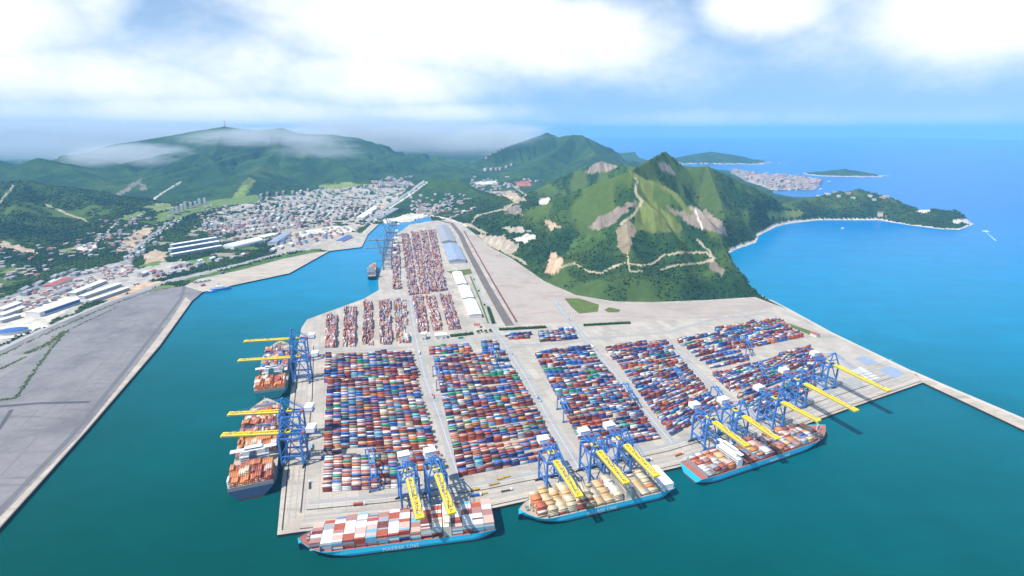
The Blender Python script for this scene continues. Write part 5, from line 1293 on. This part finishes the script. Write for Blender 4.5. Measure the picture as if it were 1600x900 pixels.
# ------------------------------------------------------------------ small things
def mast():
    X, Y, Z = V(352, 198, 5600); z = ground_z(X, Y)
    root = thing('radio_mast', (X, Y, z - 2), 0, 'red and white radio mast on the summit of the big mountain', 'mast')
    for k in range(6):
        b = MB(); s = 7 - k * .95; s1 = 7 - (k + 1) * .95; zz = k * 13
        for i, j in ((-1, -1), (1, -1), (1, 1), (-1, 1)): b.beam((i * s / 2, j * s / 2, zz), (i * s1 / 2, j * s1 / 2, zz + 13), 1.6)
        b.beam((-s / 2, -s / 2, zz), (s1 / 2, -s1 / 2, zz + 13), .9); b.beam((-s / 2, s / 2, zz), (s1 / 2, s1 / 2, zz + 13), .9)
        b.build('mast_section', M_roofred if k % 2 == 0 else M_white, root)
mast()
def boat(px, py, l, rz, label, m=M_white, name='motor_boat'):
    p = G(px, py, 0); root = thing(name, (p.x, p.y, 0), rz, label, 'boat')
    b = MB(); w = l * .27; n = 8; prev = None
    for k in range(n + 1):
        t = k / n; hw = w / 2 * (1 if t < .6 else max(.03, 1 - ((t - .6) / .4) ** 2)); x = -l / 2 + t * l; z1 = l * .1 * (1 + .5 * t * t); row = [(x, -hw * .8, -.5), (x, -hw, z1), (x, hw, z1), (x, hw * .8, -.5)]
        if prev:
            for i in range(3): b.face([prev[i], row[i], row[i + 1], prev[i + 1]])
        else: b.face(row)
        prev = row
    b.build('hull', m, root); z = l * .1
    b = MB(); b.box(-l * .22, -w * .32, z, l * .12, w * .32, z + l * .13); cab = b.build('cabin', M_white, root)
    b = MB(); b.box(l * .12, -w * .28, z + l * .05, l * .12 + .1, w * .28, z + l * .11); b.build('cabin_window', M_glass, cab)
    b = MB(); b.cyl(-l * .05, 0, z + l * .13, z + l * .3, l * .012, 6); b.build('mast', M_grey, root)
    return root
boat(1540, 362, 26, 2.3, 'white motor boat drawing a wake off the headland')
W0, W1 = G(1541, 363, .05), G(1556, 376, .05); d = (W1 - W0).normalized(); nn = Vector((-d.y, d.x, 0)); b = MB()
for k in range(8):
    t0, t1 = k / 8, (k + 1) / 8; p0, p1 = W0.lerp(W1, t0), W0.lerp(W1, t1); a0_, a1_ = 1 + 3.0 * t0, 1 + 3.0 * t1
    b.face([p0 - nn * a0_, p1 - nn * a1_ * random.uniform(.8, 1.1), p1 + nn * a1_, p0 + nn * a0_])
tag(b.build('wake', M_wake), kind='stuff')
boat(1317, 357, 22, .4, 'small white boat lying in the blue bay'); boat(1283, 296, 40, .2, 'white ferry off the far town'); boat(1296, 284, 40, .3, 'white boat between the far town and the round island')
boat(345, 453, 58, .42, 'long pale workboat moored at the corner of the grey yard quay', M_bluelt, 'workboat'); boat(330, 457, 30, .42, 'short blue tug moored beside the long workboat', M_blue, 'tug')
for q in ([(300, 443), (330, 438), (331, 441), (301, 446)], [(344, 428), (352, 426), (353, 429), (345, 431)], [(312, 447), (322, 445), (323, 447), (313, 449)]):
    stacks(q, 1, 'far', 1, 2, 1, rows=3)
def finish_boxes():
    C = np.array(BOXC); S = np.array(BOXS) / 2; A = np.array(BOXA); K = np.array(BOXK)
    u = np.array([(-1, -1, -1), (1, -1, -1), (1, 1, -1), (-1, 1, -1), (-1, -1, 1), (1, -1, 1), (1, 1, 1), (-1, 1, 1)], float)
    loc = u[None] * S[:, None]; c, s = np.cos(A)[:, None], np.sin(A)[:, None]
    v = np.stack([C[:, None, 0] + loc[..., 0] * c - loc[..., 1] * s, C[:, None, 1] + loc[..., 0] * s + loc[..., 1] * c, C[:, None, 2] + loc[..., 2]], -1).reshape(-1, 3)
    f = np.array([(0, 3, 2, 1), (4, 5, 6, 7), (0, 1, 5, 4), (1, 2, 6, 5), (2, 3, 7, 6), (3, 0, 4, 7)])
    f = (f[None] + 8 * np.arange(len(C))[:, None, None]).reshape(-1, 4)
    tag(fast_mesh('container_stacks', v, f, M_attr, np.repeat(K, 8, 0)), kind='stuff')
    print('boxes in the yards', len(C))
finish_boxes()
